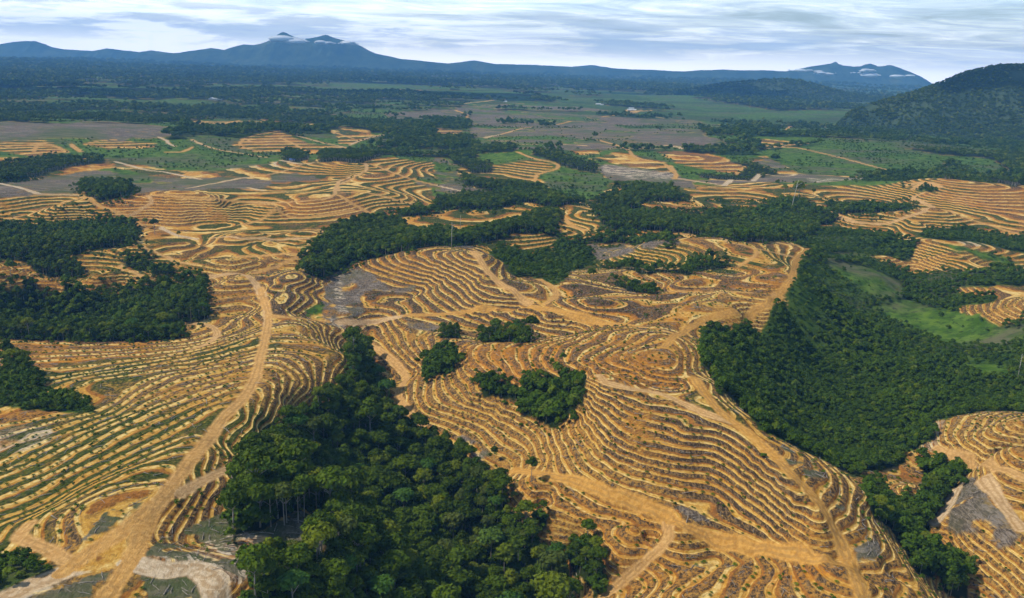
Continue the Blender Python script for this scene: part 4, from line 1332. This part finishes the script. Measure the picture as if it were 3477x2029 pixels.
# --- the 300 trees that show largest, each a thing of its own
zt = z_at(t_near[:, 0], t_near[:, 1])
ins_, uu, vv = seen(t_near, zt + 9)
dist = np.sqrt((t_near ** 2).sum(1) + (HC - zt) ** 2)
order = np.argsort(np.where(ins_, dist, 1e9))
mine, rest = order[:289], order[289:]
def crown_words(v): return ['rounded dark green crown', 'broad dark green crown', 'tall narrow dark crown', 'loose open crown', 'thick leafy crown', 'fresh bright green crown', 'yellowish green crown'][v]
variety = rng.choice(7, len(t_near), p=[.24, .2, .16, .12, .19, .05, .04])
first_crown = {}
first_trunk = None
def zone(u_, v_):
    row = 'low in the forest block' if v_ > 1850 else ('midway up the forest block' if v_ > 1620 else 'high in the forest block')
    if v_ > 1850: col = 'below the white slip' if u_ < 1150 else ('near its centre' if u_ < 1500 else ('towards the terraces' if u_ < 2000 else 'by the right gully'))
    elif v_ > 1620: col = 'on its left edge' if u_ < 1150 else ('near its centre' if u_ < 1500 else ('on its right edge' if u_ < 2150 else 'by the right gully'))
    else: col = 'on its left edge' if u_ < 1200 else ('beside the track' if u_ < 2000 else 'by the right gully')
    return row, col
for k in mine:
    v = int(variety[k]); row, col = zone(uu[k], vv[k])
    lab = f'tree with {crown_words(v)} {row} {col}'
    nm = ['rainforest_tree', 'rainforest_tree', 'rainforest_tree', 'rainforest_tree', 'rainforest_tree', 'rainforest_tree', 'rainforest_tree'][v]
    t = thing(nm, (t_near[k, 0], t_near[k, 1], zt[k] - .3), lab, 'tree', f'{crown_words(v).split(" crown")[0]} trees {row} {col}', rng.uniform(0, 6.28), float(np.clip(.95 * rng.lognormal(0, .27), .5, 1.9)) * float(np.interp(look(tall, t_near[k:k+1, 0], t_near[k:k+1, 1])[0], [5, 8, 10], [.45, .72, .86])))
    c = part('crown', HI[v], t); tk = part('trunk', TR_HI[0], t)
    if v not in first_crown: first_crown[v] = c
    if first_trunk is None: first_trunk = tk
for v in range(7):
    assert v in first_crown, v

# --- single trees one can point to
LONE = [('B 935,905', 1, .85, 'small leaning tree on bare orange soil beside the track junction', 2),
        ('B 755,800', 1, .55, 'small dark tree alone at the lower end of the pale terraces', 4),
        ('E 1800,1185', 0, 1.0, 'lone rounded tree on a stump-like trunk above the orange terraces', 0),
        ('D 80,1150', 0, 1.1, 'lone dark tree with two stacked crowns on the orange slope at far left', 2),
        ('D 895,615', 0, .9, 'small dark tree standing alone in a notch of the orange terraces', 4),
        ('D 1040,785', 0, .9, 'dark tree by the track, left one of the pair near the junction', 0),
        ('D 1105,830', 0, 1.25, 'tall bushy tree by the track, right one near the junction', 2),
        ('D 1275,860', 0, .7, 'small tree beside the white track left of the stripe fields', 4),
        ('E 1830,155', 2, 1.7, 'round dark tree alone on the far brown clearing by the pale track', 0),
        ('E 2275,105', 2, 1.7, 'wide dark tree clump alone on the far brown plain', 1),
        ('E 2140,110', 2, .8, 'small dark bush-like tree left of the wide clump on far brown plain', 1),
        ('F 808,550', 2, 1.25, 'slender lone tree on the terraces left of the tall white dead tree', 0),
        ('F 1015,560', 2, 1.0, 'slender lone tree on the terraces right of the tall white dead tree', 1),
        ('F 905,600', 2, 2.3, 'tallest dark tree rising beside the white dead tree', 0)]
mid_src, low_src = [], []
tmid_src = None
for i, (s_, lod, sc, lab, v) in enumerate(LONE):
    p = at(s_)[0]
    t = thing('lone_tree', p - np.array([0, 0, .4]), lab, 'tree', None, i * 1.3, sc)
    ms = HI[v] if lod == 1 else (MID[v % 3] if i != 8 and i != 9 else LOW[i % 2])
    c = part('crown', ms, t); tk = part('trunk', TR_MID, t)
    if ms in MID and ms not in [x.data for x in mid_src]: mid_src.append(c)
    if ms in LOW: low_src.append(c)
mid_src.sort(key=lambda o: o.data.name)
print('src', len(mid_src), len(low_src))

srcs = [first_crown[v] for v in range(7)] + mid_src + low_src
nh, nm_ = 7, len(mid_src)
pr, vr = [], []
pr.append(t_near[rest]); vr.append(variety[rest])
pr.append(t_mid); vr.append(nh + rng.integers(0, nm_, len(t_mid)))
pr.append(t_far); vr.append(nh + nm_ + rng.integers(0, len(low_src), len(t_far)))
pr.append(t_vfar); vr.append(nh + nm_ + rng.integers(0, len(low_src), len(t_vfar)))
sc_ = np.concatenate([.9 * rng.lognormal(0, .26, len(rest)), rng.uniform(.7, 1.15, len(t_mid)), rng.uniform(.8, 1.35, len(t_far)), rng.uniform(1.0, 1.6, len(t_vfar)) * np.hypot(t_vfar[:, 0], t_vfar[:, 1]) ** .8 / 480])
pr = np.vstack(pr); vr = np.concatenate(vr)
# edge trees are a little smaller, ravines hold lower growth
hcl = look(tall, pr[:, 0], pr[:, 1])
sc_ = sc_ * (0.8 + 0.35 * vnoise(pr[:, 0] / 38, pr[:, 1] / 38)) * np.interp(hcl, [4, 6, 8, 10], [.36, .52, .72, .84])
scatter('forest', 'dark green rainforest filling the gullies and the plain', pr, sc_, vr, rng.uniform(0, 6.28, len(pr)), srcs, first_trunk, nh + nm_)

# --- regrowth thicket
SHR = []
for i, (s_, lab) in enumerate([('B 790,330', 'round green bush at the lower rim of the upper stripes, above the copse'), ('B 1440,430', 'low green bush on the bank left of the ridge summit'), ('C 450,790', 'small dark bush beside the ridge track')]):
    p = at(s_)[0]
    o = bpy.data.objects.new('bush', SCR[i]); o.location = p; o.scale = (.55,) * 3; link(o); tag(o, lab, 'bush'); SHR.append(o)
u1 = off_track(sel(grid_pts(180, 700, 3.3), FOR)); u2 = off_track(sel(grid_pts(700, 1500, 6.0), FOR))
def widen(G, k):
    o = G.copy()
    for _ in range(k):
        o[1:-1, 1:-1] = np.maximum.reduce([o[1:-1, 1:-1], o[:-2, 1:-1], o[2:, 1:-1], o[1:-1, :-2], o[1:-1, 2:]])
    return o
RING = widen(FOR, 9) * (1 - FOR) * (1 - (road > .1)) * (vnoise(X / 11, Y / 11) > .45)
u3 = sel(grid_pts(180, 1500, 3.6), RING); u3 = u3[rng.random(len(u3)) < .5]
sp = np.vstack([s_near, s_mid, s_far, s_g, u1, u2, u3])
ss = np.concatenate([rng.uniform(.5, 1.15, len(s_near)), rng.uniform(.65, 1.25, len(s_mid)), rng.uniform(2.0, 3.2, len(s_far)), rng.uniform(.4, 1.1, len(s_g)) * np.where(np.hypot(s_g[:, 0], s_g[:, 1]) < 700, .55, 1), rng.uniform(.7, 1.5, len(u1)), rng.uniform(1.0, 1.9, len(u2)), rng.uniform(.25, .9, len(u3))]) * (0.55 + 0.9 * vnoise(sp[:, 0] / 30, sp[:, 1] / 30))
scatter('regrowth_thicket', 'dense low secondary growth covering the valley floor', sp, ss, rng.integers(0, 3, len(sp)), rng.uniform(0, 6.28, len(sp)), SHR)

# --- plants and brushwood on the terraces
def on_phase(p, ph0, jit):
    """slide points to the nearest place with that position across a terrace"""
    for _ in range(2):
        e = .6
        P0 = P_at(p[:, 0], p[:, 1]) * NS
        gx_ = (P_at(p[:, 0] + e, p[:, 1]) * NS - P0) / e; gy_ = (P_at(p[:, 0], p[:, 1] + e) * NS - P0) / e
        g2 = gx_ ** 2 + gy_ ** 2 + 1e-4
        dlt = np.clip(np.round(P0 - ph0) + ph0 - P0, -.6, .6)
        mv = np.clip(dlt / np.sqrt(g2), -6, 6) / np.sqrt(g2)
        p = p + np.stack([gx_ * mv, gy_ * mv], 1)
    return p + rng.normal(0, jit, p.shape), np.arctan2(-gx_, gy_)
TER = wT * (1 - (road > .1))
def frond_mesh():
    V, Fc = [], []
    for k in range(9):
        a = 2 * math.pi * k / 9; c_, s_ = math.cos(a), math.sin(a); o = len(V)
        V += [(0, 0, .15), (c_ * .5 - s_ * .16, s_ * .5 + c_ * .16, .75), (c_ * 1.15, s_ * 1.15, .35), (c_ * .5 + s_ * .16, s_ * .5 - c_ * .16, .75)]
        Fc.append((o, o + 1, o + 2, o + 3))
    return mesh_from('palm_seedling', V, Fc, SCRUBL)
ps_p = at('A 640,700')[0]
seedling = bpy.data.objects.new('palm_seedling', frond_mesh()); seedling.location = ps_p; link(seedling)
tag(seedling, 'single young oil palm on the middle bench of the left striped slope', 'palm')
pp_, _a = on_phase(sel(grid_pts(200, 900, 6.5), TER, .8), .2, .25)
pp_ = sel(pp_, TER, .8)
scatter('palm_seedlings', 'young oil palms dotted along the terrace benches', pp_, rng.uniform(.7, 1.25, len(pp_)), np.zeros(len(pp_)), rng.uniform(0, 6, len(pp_)), [seedling])

bs_p, _a = on_phase(sel(grid_pts(200, 760, 3.3), TER, .8), .72, .9)
bs_p = sel(bs_p, TER, .8)
kp = rng.random(len(bs_p)) < (.06 + .16 * look(lit, bs_p[:, 0], bs_p[:, 1])) * (1.4 * vnoise(bs_p[:, 0] / 12, bs_p[:, 1] / 12))
bs_p = bs_p[kp]
SMO = []
for i, (s_, lab) in enumerate([('B 1500,515', 'tiny green shrub on the uppermost bank under the summit'), ('A 1450,90', 'tiny shrub at the fork of the tracks')]):
    o = bpy.data.objects.new('shrub', SMALL[i]); o.location = at(s_)[0]; link(o); tag(o, lab, 'shrub'); SMO.append(o)
scatter('terrace_undergrowth', 'low weeds and shrubs on the banks between benches', bs_p, rng.uniform(.4, 1.25, len(bs_p)), rng.integers(0, 2, len(bs_p)), rng.uniform(0, 6, len(bs_p)), SMO)

def log_mesh(seed, L, r0):
    g = np.random.default_rng(seed)
    parts = [tube([(-L / 2, 0, .1), (-L * .1, g.uniform(-.2, .2), .35), (L / 2, g.uniform(-.3, .3), .2)], [r0, r0 * .8, r0 * .35], 5)]
    for k in range(3):
        x0 = g.uniform(-.1, .4) * L; a = g.uniform(-1, 1)
        parts.append(tube([(x0, 0, .3), (x0 + L * .2, L * .16 * a, .3 + L * .08)], [r0 * .4, r0 * .1], 4))
    V, Fc = join(parts)
    return mesh_from('felled_log', V, Fc, LOGM, True)
LG = []
for i, (s_, lab, L_) in enumerate([('B 460,385', 'long pale felled trunk lying across the track bend below the small copse', 9), ('C 80,1090', 'felled grey log in the brush pile left of the lower track', 6), ('A 1250,1250', 'bleached log on the white slip beside the forest', 5)]):
    o = bpy.data.objects.new('felled_log', log_mesh(70 + i, L_, .22)); o.location = at(s_)[0]; o.rotation_euler = (0, 0, .3 + i); link(o); tag(o, lab, 'log'); LG.append(o)
lg_p, la = on_phase(sel(grid_pts(200, 800, 4.2), TER, .8), .70, 1.0)
k = (look(TER, lg_p[:, 0], lg_p[:, 1]) > .8) & (rng.random(len(lg_p)) < .30)
lg_p, la = lg_p[k], la[k]
lb = sel(grid_pts(200, 950, 3.0), wB * (1 - road), .6); lb = lb[rng.random(len(lb)) < .6]
lgp = np.vstack([lg_p, lb]); lga = np.concatenate([la + rng.normal(0, .45, len(la)), rng.uniform(0, 3.1, len(lb))])
scatter('felled_timber', 'felled trunks and brushwood strewn between the benches', lgp, rng.uniform(.25, .9, len(lgp)), rng.integers(0, 3, len(lgp)), lga, LG)
print('seedlings', len(pp_), 'weeds', len(bs_p), 'logs', len(lgp))

# --- bare dead trees
def snag(s_, h, lab, seed, fork=2, sc=1.0, lean=(0, 0)):
    g = np.random.default_rng(seed); p = at(s_)[0]
    t = thing('dead_tree', p, lab, 'dead tree')
    V, Fc = tube([(0, 0, -.5), (lean[0] * .4, lean[1] * .4, h * .4), (lean[0], lean[1], h)], [.26 * sc, .19 * sc, .08 * sc], 6)
    part('trunk', mesh_from('trunk', V, Fc, DEADW, True), t)
    for k in range(fork):
        a = 6.28 * k / max(fork, 1) + g.random(); z0 = h * g.uniform(.62, .86); e = h * g.uniform(.10, .18)
        f_ = z0 / h
        V, Fc = tube([(lean[0] * f_, lean[1] * f_, z0), (lean[0] * f_ + math.cos(a) * e, lean[1] * f_ + math.sin(a) * e, z0 + e * .7)], [.10 * sc, .04 * sc], 4)
        part('branch', mesh_from('branch', V, Fc, DEADW, True), t)
snag('E 805,930', 26, 'tallest bare white pole standing beside the river of forest', 1, 1, 1.3)
snag('E 812,880', 17, 'shorter bare white pole just right of the tallest one', 2, 1, 1.1)
snag('E 867,800', 18, 'bare white trunk behind the pair of poles above the dark trees', 3, 2, 1.1)
snag('F 855,670', 46, 'tall white dead tree with forked top above the dark copse at right', 4, 5, 2.0, (6, 0))
snag('A 1235,975', 9, 'short grey dead tree with stubs on the left forest edge', 5, 5, .8)
snag('D 1830,90', 30, 'thin bare pole far off above the green slope', 6, 0, 1.6)
snag('C 1680,430', 22, 'white dead trunk in the dark trees at the right edge', 7, 2, 1.0)
# bare trunks lining the foot of the forest edge
for i, (s_, hh) in enumerate([('A 1272,1105', 10), ('A 1315,1125', 12), ('A 1380,1118', 11), ('A 1392,1105', 12), ('A 1448,1108', 13), ('A 1477,1075', 11), ('A 1535,1060', 13), ('A 1550,1045', 11)]):
    p = at(s_)[0]
    t = thing('slender_tree', p, ['slender pale trunk with small crown, first from the left along the forest foot', 'pale leaning trunk with small crown, second from the left along the forest foot', 'yellow-green crowned tree on a pale trunk at the forest foot', 'slim trunk just right of the yellow-green crowned tree', 'twin-looking pale trunk in the middle of the forest foot', 'thin pale trunk right of the middle of the forest foot', 'thick white trunk near the right end of the forest foot', 'thin trunk at the right end of the forest foot'][i], 'tree', None, i, .95 + .05 * (i % 3))
    part('crown', HI[6] if i == 2 else HI[(i * 2) % 5], t); part('trunk', TR_HI[1], t)
# ------------------------------------------------------------------ mountains
def mountain_mat(name, c1, c2, c3, sc):
    m_, b = new_mat(name)
    ps = b.n('ShaderNodeNewGeometry').outputs['Position']
    n1 = b.noise(ps, sc, 5, .62); n2 = b.noise(b.map(ps, loc=(500, 90, 30)), sc * .35, 4, .6)
    c = b.mix(b.step(n1, .35, .65), c1, c2); c = b.mix(b.m('MULTIPLY', b.step(n2, .54, .68), .7), c, c3)
    p_ = b.n('ShaderNodeBsdfPrincipled'); b.put(p_.inputs['Base Color'], c); p_.inputs['Roughness'].default_value = .95
    p_.inputs['Specular IOR Level'].default_value = .1
    bp = b.n('ShaderNodeBump'); bp.inputs['Distance'].default_value = 12.0; b.put(bp.inputs['Height'], b.noise(ps, sc * 4, 5, .7)); b.put(p_.inputs['Normal'], bp.outputs[0])
    o = b.n('ShaderNodeOutputMaterial'); b.put(o.inputs[0], p_.outputs[0])
    return m_
MT = mountain_mat('mountain_forest', (0.022, 0.042, 0.022), (0.055, 0.080, 0.035), (0.11, 0.13, 0.05), .005)
def mountain(name, prof, D, depth, seed, nx=220, ny=60, rough=.12, zbase=-40, tree=0.0):
    """ridge whose skyline was read off the photo, placed D metres away with a real flank on both sides"""
    q = px(prof); d = ray(q); t = D / d[:, 1]
    xs, zs = d[:, 0] * t, HC + d[:, 2] * t
    X0, X1 = xs.min(), xs.max()
    gx_ = np.linspace(X0, X1, nx); h = np.interp(gx_, xs, zs)
    gy_ = np.linspace(-1, 1, ny)
    GX, GY = np.meshgrid(gx_, gy_)
    warp = fbm(GX / (depth * .7) + seed, GY * 1.3 + seed, 4) * .35
    # the main divide wanders; spurs run down from it
    rid = 1 - np.abs(fbm(GX / (depth * .32) + seed * 3, GY * 1.1 + seed, 5, .55)) * 1.6
    a = np.abs(GY)
    fall = (1 - sstep(a, 0.0, 1.0)) * (1 - .55 * sstep(a, 0, .45)) 
    H = np.interp(GX + warp * depth * .25 * a, xs, zs)
    base = zbase
    Zm = base + (H - base) * fall * (1 - np.minimum(.75, rough * 9 * a * (1 - a) * 2 * np.clip(1 - rid, 0, 1))) + (H - base) * rough * .35 * (a > .02) * fbm(GX / (depth * .10), GY * 4 + seed, 4) * np.minimum(1, a * 6) * (1 - a)
    ends = sstep(np.minimum(GX - X0, X1 - GX) / (X1 - X0), 0.0, .07)
    Zm = base + (Zm - base) * ends
    Ym = D + GY * depth * (.35 + .65 * sstep(np.minimum(GX - X0, X1 - GX) / (X1 - X0), 0.0, .25))
    n1, n2 = Zm.shape
    m_ = bpy.data.meshes.new(name)
    V = np.stack([GX, Ym, Zm], 2).reshape(-1, 3)
    I = np.arange(n1 * n2).reshape(n1, n2)
    Q = np.stack([I[:-1, :-1], I[:-1, 1:], I[1:, 1:], I[1:, :-1]], 2).reshape(-1, 4)
    m_.vertices.add(len(V)); m_.vertices.foreach_set('co', V.astype(np.float32).reshape(-1))
    m_.loops.add(len(Q) * 4); m_.polygons.add(len(Q))
    m_.loops.foreach_set('vertex_index', Q.reshape(-1).astype(np.int32)); m_.polygons.foreach_set('loop_start', (np.arange(len(Q)) * 4).astype(np.int32)); m_.polygons.foreach_set('loop_total', np.full(len(Q), 4, np.int32))
    m_.polygons.foreach_set('use_smooth', np.ones(len(Q), bool)); m_.update(calc_edges=True); m_.materials.append(MT)
    o = bpy.data.objects.new(name, m_); link(o); o['kind'] = 'structure'
    return GX, Ym, Zm
mountain('mountain', 'O -260,116 -60,118 0,108 30,103 60,99 85,100 105,106 125,114 150,119 200,123 260,126 330,128', 17000, 1200, 1, rough=.10)
mountain('hill_range', 'O 150,127 230,124 262,118 300,122 345,127 372,122 400,127 430,130 480,131 560,135', 16500, 800, 2, rough=.12)
mountain('twin_peak_mountain', 'O 290,137 380,133 440,129 485,122 520,117 552,122 580,113 600,108 625,110 645,106 662,99 676,88 688,81 697,77 704,80 712,85 730,92 748,95 765,93 782,90 795,86 803,84 812,88 828,94 850,99 870,105 890,112 905,122 925,131 960,138 985,144 1020,147 1050,150 1110,156 1200,161', 15000, 2000, 3, 320, 80, .14)
mountain('hill_range', 'O 880,152 960,153 1000,155 1090,156 1120,153 1165,147 1190,151 1215,156 1300,158 1400,163 1440,166 1500,166 1540,170 1590,170 1625,172 1680,175 1720,172 1780,170 1830,172 1900,172 1960,176 2050,182 2200,196', 15500, 900, 4, 320, 60, .12)
mountain('far_hill', 'O 1400,164 1440,160 1462,159 1480,162 1510,167 1560,170', 18500, 700, 5)
mountain('sheer_mountain', 'O 1900,178 1960,170 1995,163 2030,158 2046,155 2056,151 2060,156 2075,160 2100,163 2120,162 2132,156 2142,154 2152,158 2160,162 2175,161 2190,158 2210,164 2235,174 2255,183 2275,195 2292,205 2330,214', 15500, 1700, 6, 300, 70, .14)
hx, hy, hz_ = mountain('wooded_hill', 'O 1560,222 1690,222 1740,214 1790,206 1830,202 1880,197 1910,196 1960,198 2000,207 2040,219 2080,230 2130,238 2180,240 2300,240', 6600, 1100, 7, 220, 70, .10, zbase=-25)
mx_, my_, mz_ = mountain('steep_hill', 'O 2030,300 2100,272 2145,256 2190,243 2240,230 2290,212 2325,199 2360,185 2385,176 2405,171 2440,164 2475,160 2520,160 2580,154 2680,165 2800,185 3000,225', 3300, 800, 8, 260, 110, .10, zbase=-25)
def cloak(GX, GY, GZ, n, sc, zmin):
    """forest on a hill: trees at random places of its surface"""
    i = rng.uniform(0, GX.shape[0] - 1.01, n); j = rng.uniform(0, GX.shape[1] - 1.01, n)
    P3 = np.column_stack([bil(GX, i, j), bil(GY, i, j), bil(GZ, i, j)])
    gapn = fbm(P3[:, 0] / 160, P3[:, 2] / 70, 3)
    return P3[(P3[:, 2] > zmin) & (gapn < .42) & (i < GX.shape[0] * .72)]
c1 = cloak(mx_, my_, mz_, 30000, 1, 3); c2 = cloak(hx, hy, hz_, 12000, 1, 3)
cc3 = np.vstack([c1, c2]); cc3[:, 2] -= 3.5
_zf = z_at
def scatter3(name, lab, P3, scl, var, srcs_):
    global z_at
    old = z_at
    z_at = lambda x, y: P3[:, 2]
    o = scatter(name, lab, P3[:, :2], scl, var, rng.uniform(0, 6.28, len(P3)), srcs_)
    z_at = old
    return o
scatter3('hillside_forest', 'forest cloaking the steep hill and the lower hill beside it', cc3, np.concatenate([rng.uniform(.5, 1.1, len(c1)), rng.uniform(1.0, 1.9, len(c2))]), rng.integers(0, len(low_src), len(cc3)), low_src)

# ------------------------------------------------------------------ clouds caught on the two mountains
CM, b = new_mat('cloud_white')
df = b.n('ShaderNodeBsdfDiffuse'); df.inputs[0].default_value = (.95, .96, .98, 1)
tr = b.n('ShaderNodeBsdfTransparent')
lw = b.n('ShaderNodeLayerWeight'); lw.inputs[0].default_value = .35
mxs = b.n('ShaderNodeMixShader'); b.put(mxs.inputs[0], b.m('MULTIPLY', b.m('SUBTRACT', 1.0, b.m('POWER', lw.outputs['Facing'], 2.0)), b.step(b.noise(b.n('ShaderNodeNewGeometry').outputs['Position'], .012, 4, .6), .15, .4)))
b.put(mxs.inputs[1], tr.outputs[0]); b.put(mxs.inputs[2], df.outputs[0])
b.put(b.n('ShaderNodeOutputMaterial').inputs[0], mxs.outputs[0])
def cloud(s_, D, w_, h_, seed):
    if isinstance(s_, str):
        q = px(s_); d = ray(q)[0]; c = np.array([0, 0, HC]) + d * (D / d[1])
    else:
        c = np.array(s_, float)
    g = np.random.default_rng(seed); bmv, bmf = [], []
    parts = []
    for k in range(9):
        u = g.uniform(-1, 1); r_ = h_ * g.uniform(.5, 1) * (1.15 - abs(u)); cc_ = c + np.array([u * w_, g.uniform(-1, 1) * h_, g.uniform(-.15, .35) * h_])
        vs, fs = [], []
        ns, nr = 14, 8
        for i in range(nr + 1):
            for j in range(ns):
                th, ph_ = math.pi * i / nr, 2 * math.pi * j / ns
                vs.append(cc_ + np.array([math.sin(th) * math.cos(ph_) * r_ * 2.4, math.sin(th) * math.sin(ph_) * r_, math.cos(th) * r_ * .6]) * (1 + .12 * math.sin(5 * ph_ + k) * math.sin(3 * th)))
        for i in range(nr):
            for j in range(ns):
                fs.append((i * ns + j, i * ns + (j + 1) % ns, (i + 1) * ns + (j + 1) % ns, (i + 1) * ns + j))
        parts.append((vs, fs))
    return join(parts)
cl_parts = [cloud(*a) for a in [('O 695,99', 13700, 175, 74, 1), ('O 722,100', 13700, 175, 84, 2), ('O 742,103', 13700, 120, 43, 3), ('O 790,105', 13700, 149, 43, 4), ('O 815,106', 13700, 79, 33, 8), ('O 855,106', 13700, 135, 42, 5), ('O 870,108', 13700, 79, 23, 9),
    ('O 1975,174', 14000, 204, 43, 6), ('O 2030,181', 14000, 163, 42, 7), ('O 2015,176', 14000, 79, 25, 10), ('O 2135,174', 14000, 120, 51, 11), ('O 2140,185', 14000, 149, 51, 12), ('O 2115,179', 14000, 149, 23, 13), ('O 2210,188', 14000, 120, 43, 14), ('O 2240,187', 14000, 79, 25, 15)]]
V, Fc = join(cl_parts)
co_ = bpy.data.objects.new('cloud_bank', mesh_from('cloud_bank', V, Fc, CM, True)); link(co_); co_['kind'] = 'stuff'; co_['label'] = 'small white clouds caught on the mountain flanks'

# fair-weather clouds drifting high over the plain, above the picture; they shade the far left plain and the steep hill
_k = 1600 / math.tan(SUN_EL)
hp = [cloud((x_ + math.sin(SUN_AZ) * _k, y_ + math.cos(SUN_AZ) * _k, 1600), 0, ww, hh, sd_) for x_, y_, ww, hh, sd_ in [(-2300, 4300, 900, 330, 31), (-700, 5200, 900, 300, 32), (-1500, 7200, 1500, 420, 33), (2300, 3600, 700, 300, 34), (1100, 6500, 900, 300, 35)]]
V, Fc = join(hp)
hc_ = bpy.data.objects.new('cloud_bank', mesh_from('cloud_bank_high', V, Fc, CM, True)); link(hc_); hc_['kind'] = 'stuff'; hc_['label'] = 'fair weather clouds high above the plain'

# ------------------------------------------------------------------ camp and farm buildings
WHITE = plain_mat('white_sheet_roof', (.74, .76, .78), (.84, .85, .86), .4, .5)
WALLM = plain_mat('painted_board_wall', (.55, .54, .50), (.68, .67, .62), .6)
GREYR = plain_mat('weathered_sheet_roof', (.42, .45, .50), (.60, .64, .70), .4, .5)
DARKM = plain_mat('dark_opening', (.03, .03, .035), (.06, .06, .065), 1)
BLUEM = plain_mat('blue_tarpaulin', (.05, .12, .35), (.08, .18, .45), 1)
def box(x0, x1, y0, y1, z0, z1):
    v = [(x0, y0, z0), (x1, y0, z0), (x1, y1, z0), (x0, y1, z0), (x0, y0, z1), (x1, y0, z1), (x1, y1, z1), (x0, y1, z1)]
    return v, [(0, 3, 2, 1), (4, 5, 6, 7), (0, 1, 5, 4), (1, 2, 6, 5), (2, 3, 7, 6), (3, 0, 4, 7)]
def building(s_, L, W, H, rz, lab, roofm, name='building', cat='building', group=None):
    p = at(s_)[0]
    t = thing(name, p + np.array([0, 0, .2]), lab, cat, group, rz)
    V = [(-L / 2, -W / 2, -1), (L / 2, -W / 2, -1), (L / 2, W / 2, -1), (-L / 2, W / 2, -1), (-L / 2, -W / 2, H), (L / 2, -W / 2, H), (L / 2, W / 2, H), (-L / 2, W / 2, H), (-L / 2, 0, H + W * .22), (L / 2, 0, H + W * .22)]
    part('wall', mesh_from('wall', V, [(0, 1, 5, 4), (2, 3, 7, 6), (1, 2, 6, 9, 5), (3, 0, 4, 8, 7), (0, 3, 2, 1)], WALLM), t)
    e, k, th = .8, .22, .25
    rv = []
    for x in (-L / 2 - e, L / 2 + e):
        for y, z in ((-W / 2 - e, H - e * 2 * k * .5), (0, H + W * k + .12), (W / 2 + e, H - e * 2 * k * .5)):
            rv += [(x, y, z + .1), (x, y, z + .1 + th)]
    rf = [(0, 6, 8, 2), (1, 3, 9, 7), (2, 8, 10, 4), (3, 5, 11, 9), (0, 1, 7, 6), (4, 10, 11, 5), (0, 2, 3, 1), (2, 4, 5, 3), (6, 7, 9, 8), (8, 9, 11, 10)]
    part('roof', mesh_from('roof', rv, rf, roofm), t)
    nw = max(2, int(L / 5))
    for i in range(nw):
        x = -L / 2 + (i + .5) * L / nw
        if i == nw // 2:
            part('door', mesh_from('door', *box(x - .6, x + .6, -W / 2 - .06, -W / 2 + .02, 0, 2.1), DARKM), t)
        else:
            part('window', mesh_from('window', *box(x - .7, x + .7, -W / 2 - .06, -W / 2 + .02, 1.1, 2.1), DARKM), t)
building('E 330,70', 20, 8, 3.2, .25, 'long white roofed camp hut on the sandy pad, left one of the pair', WHITE)
building('E 372,66', 18, 8, 3.2, .2, 'long white roofed camp hut on the sandy pad, right one of the pair', WHITE)
building('G 1060,490', 52, 14, 6, .05, 'very long white shed alone in the dark green plain at left', WHITE)
building('H 578,541', 20, 9, 3.5, .1, 'white roofed hut at the left of the far camp on orange ground', WHITE)
building('H 602,541', 17, 9, 3.5, -.1, 'white roofed hut at the right of the far camp on orange ground', WHITE)
building('H 588,534', 24, 9, 3.5, 0, 'long pale roofed hut at the back of the far camp on orange ground', GREYR)
building('H 425,513', 24, 9, 3.5, .2, 'pale roofed hut at the edge of the far dark tree belt', WHITE)
building('H 442,516', 16, 9, 3.5, 0, 'small pale hut right of the one at the far tree belt', GREYR)
building('G 2485,500', 18, 9, 3.5, .2, 'small white roofed hut by the pale track on the far plain', WHITE)
building('D 2085,306', 9, 6, 2.6, .1, 'small hut under a blue sheet beside the bright dug ground', BLUEM)
# the machine left of the mid-right dark trees: a felled-timber landing has only logs, no vehicles

# ------------------------------------------------------------------ haze
HZ, b = new_mat('haze_air')
pv = b.n('ShaderNodeVolumePrincipled')
pv.inputs['Color'].default_value = (0.18, 0.48, 1.0, 1); pv.inputs['Density'].default_value = 5.6e-5; pv.inputs['Anisotropy'].default_value = 0.0
b.put(b.n('ShaderNodeOutputMaterial').inputs['Volume'], pv.outputs[0])
V, Fc = box(-20500, 20500, -3000, 20500, -110, 780)
hz_o = bpy.data.objects.new('haze', mesh_from('haze', V, Fc, HZ)); link(hz_o); hz_o['kind'] = 'stuff'
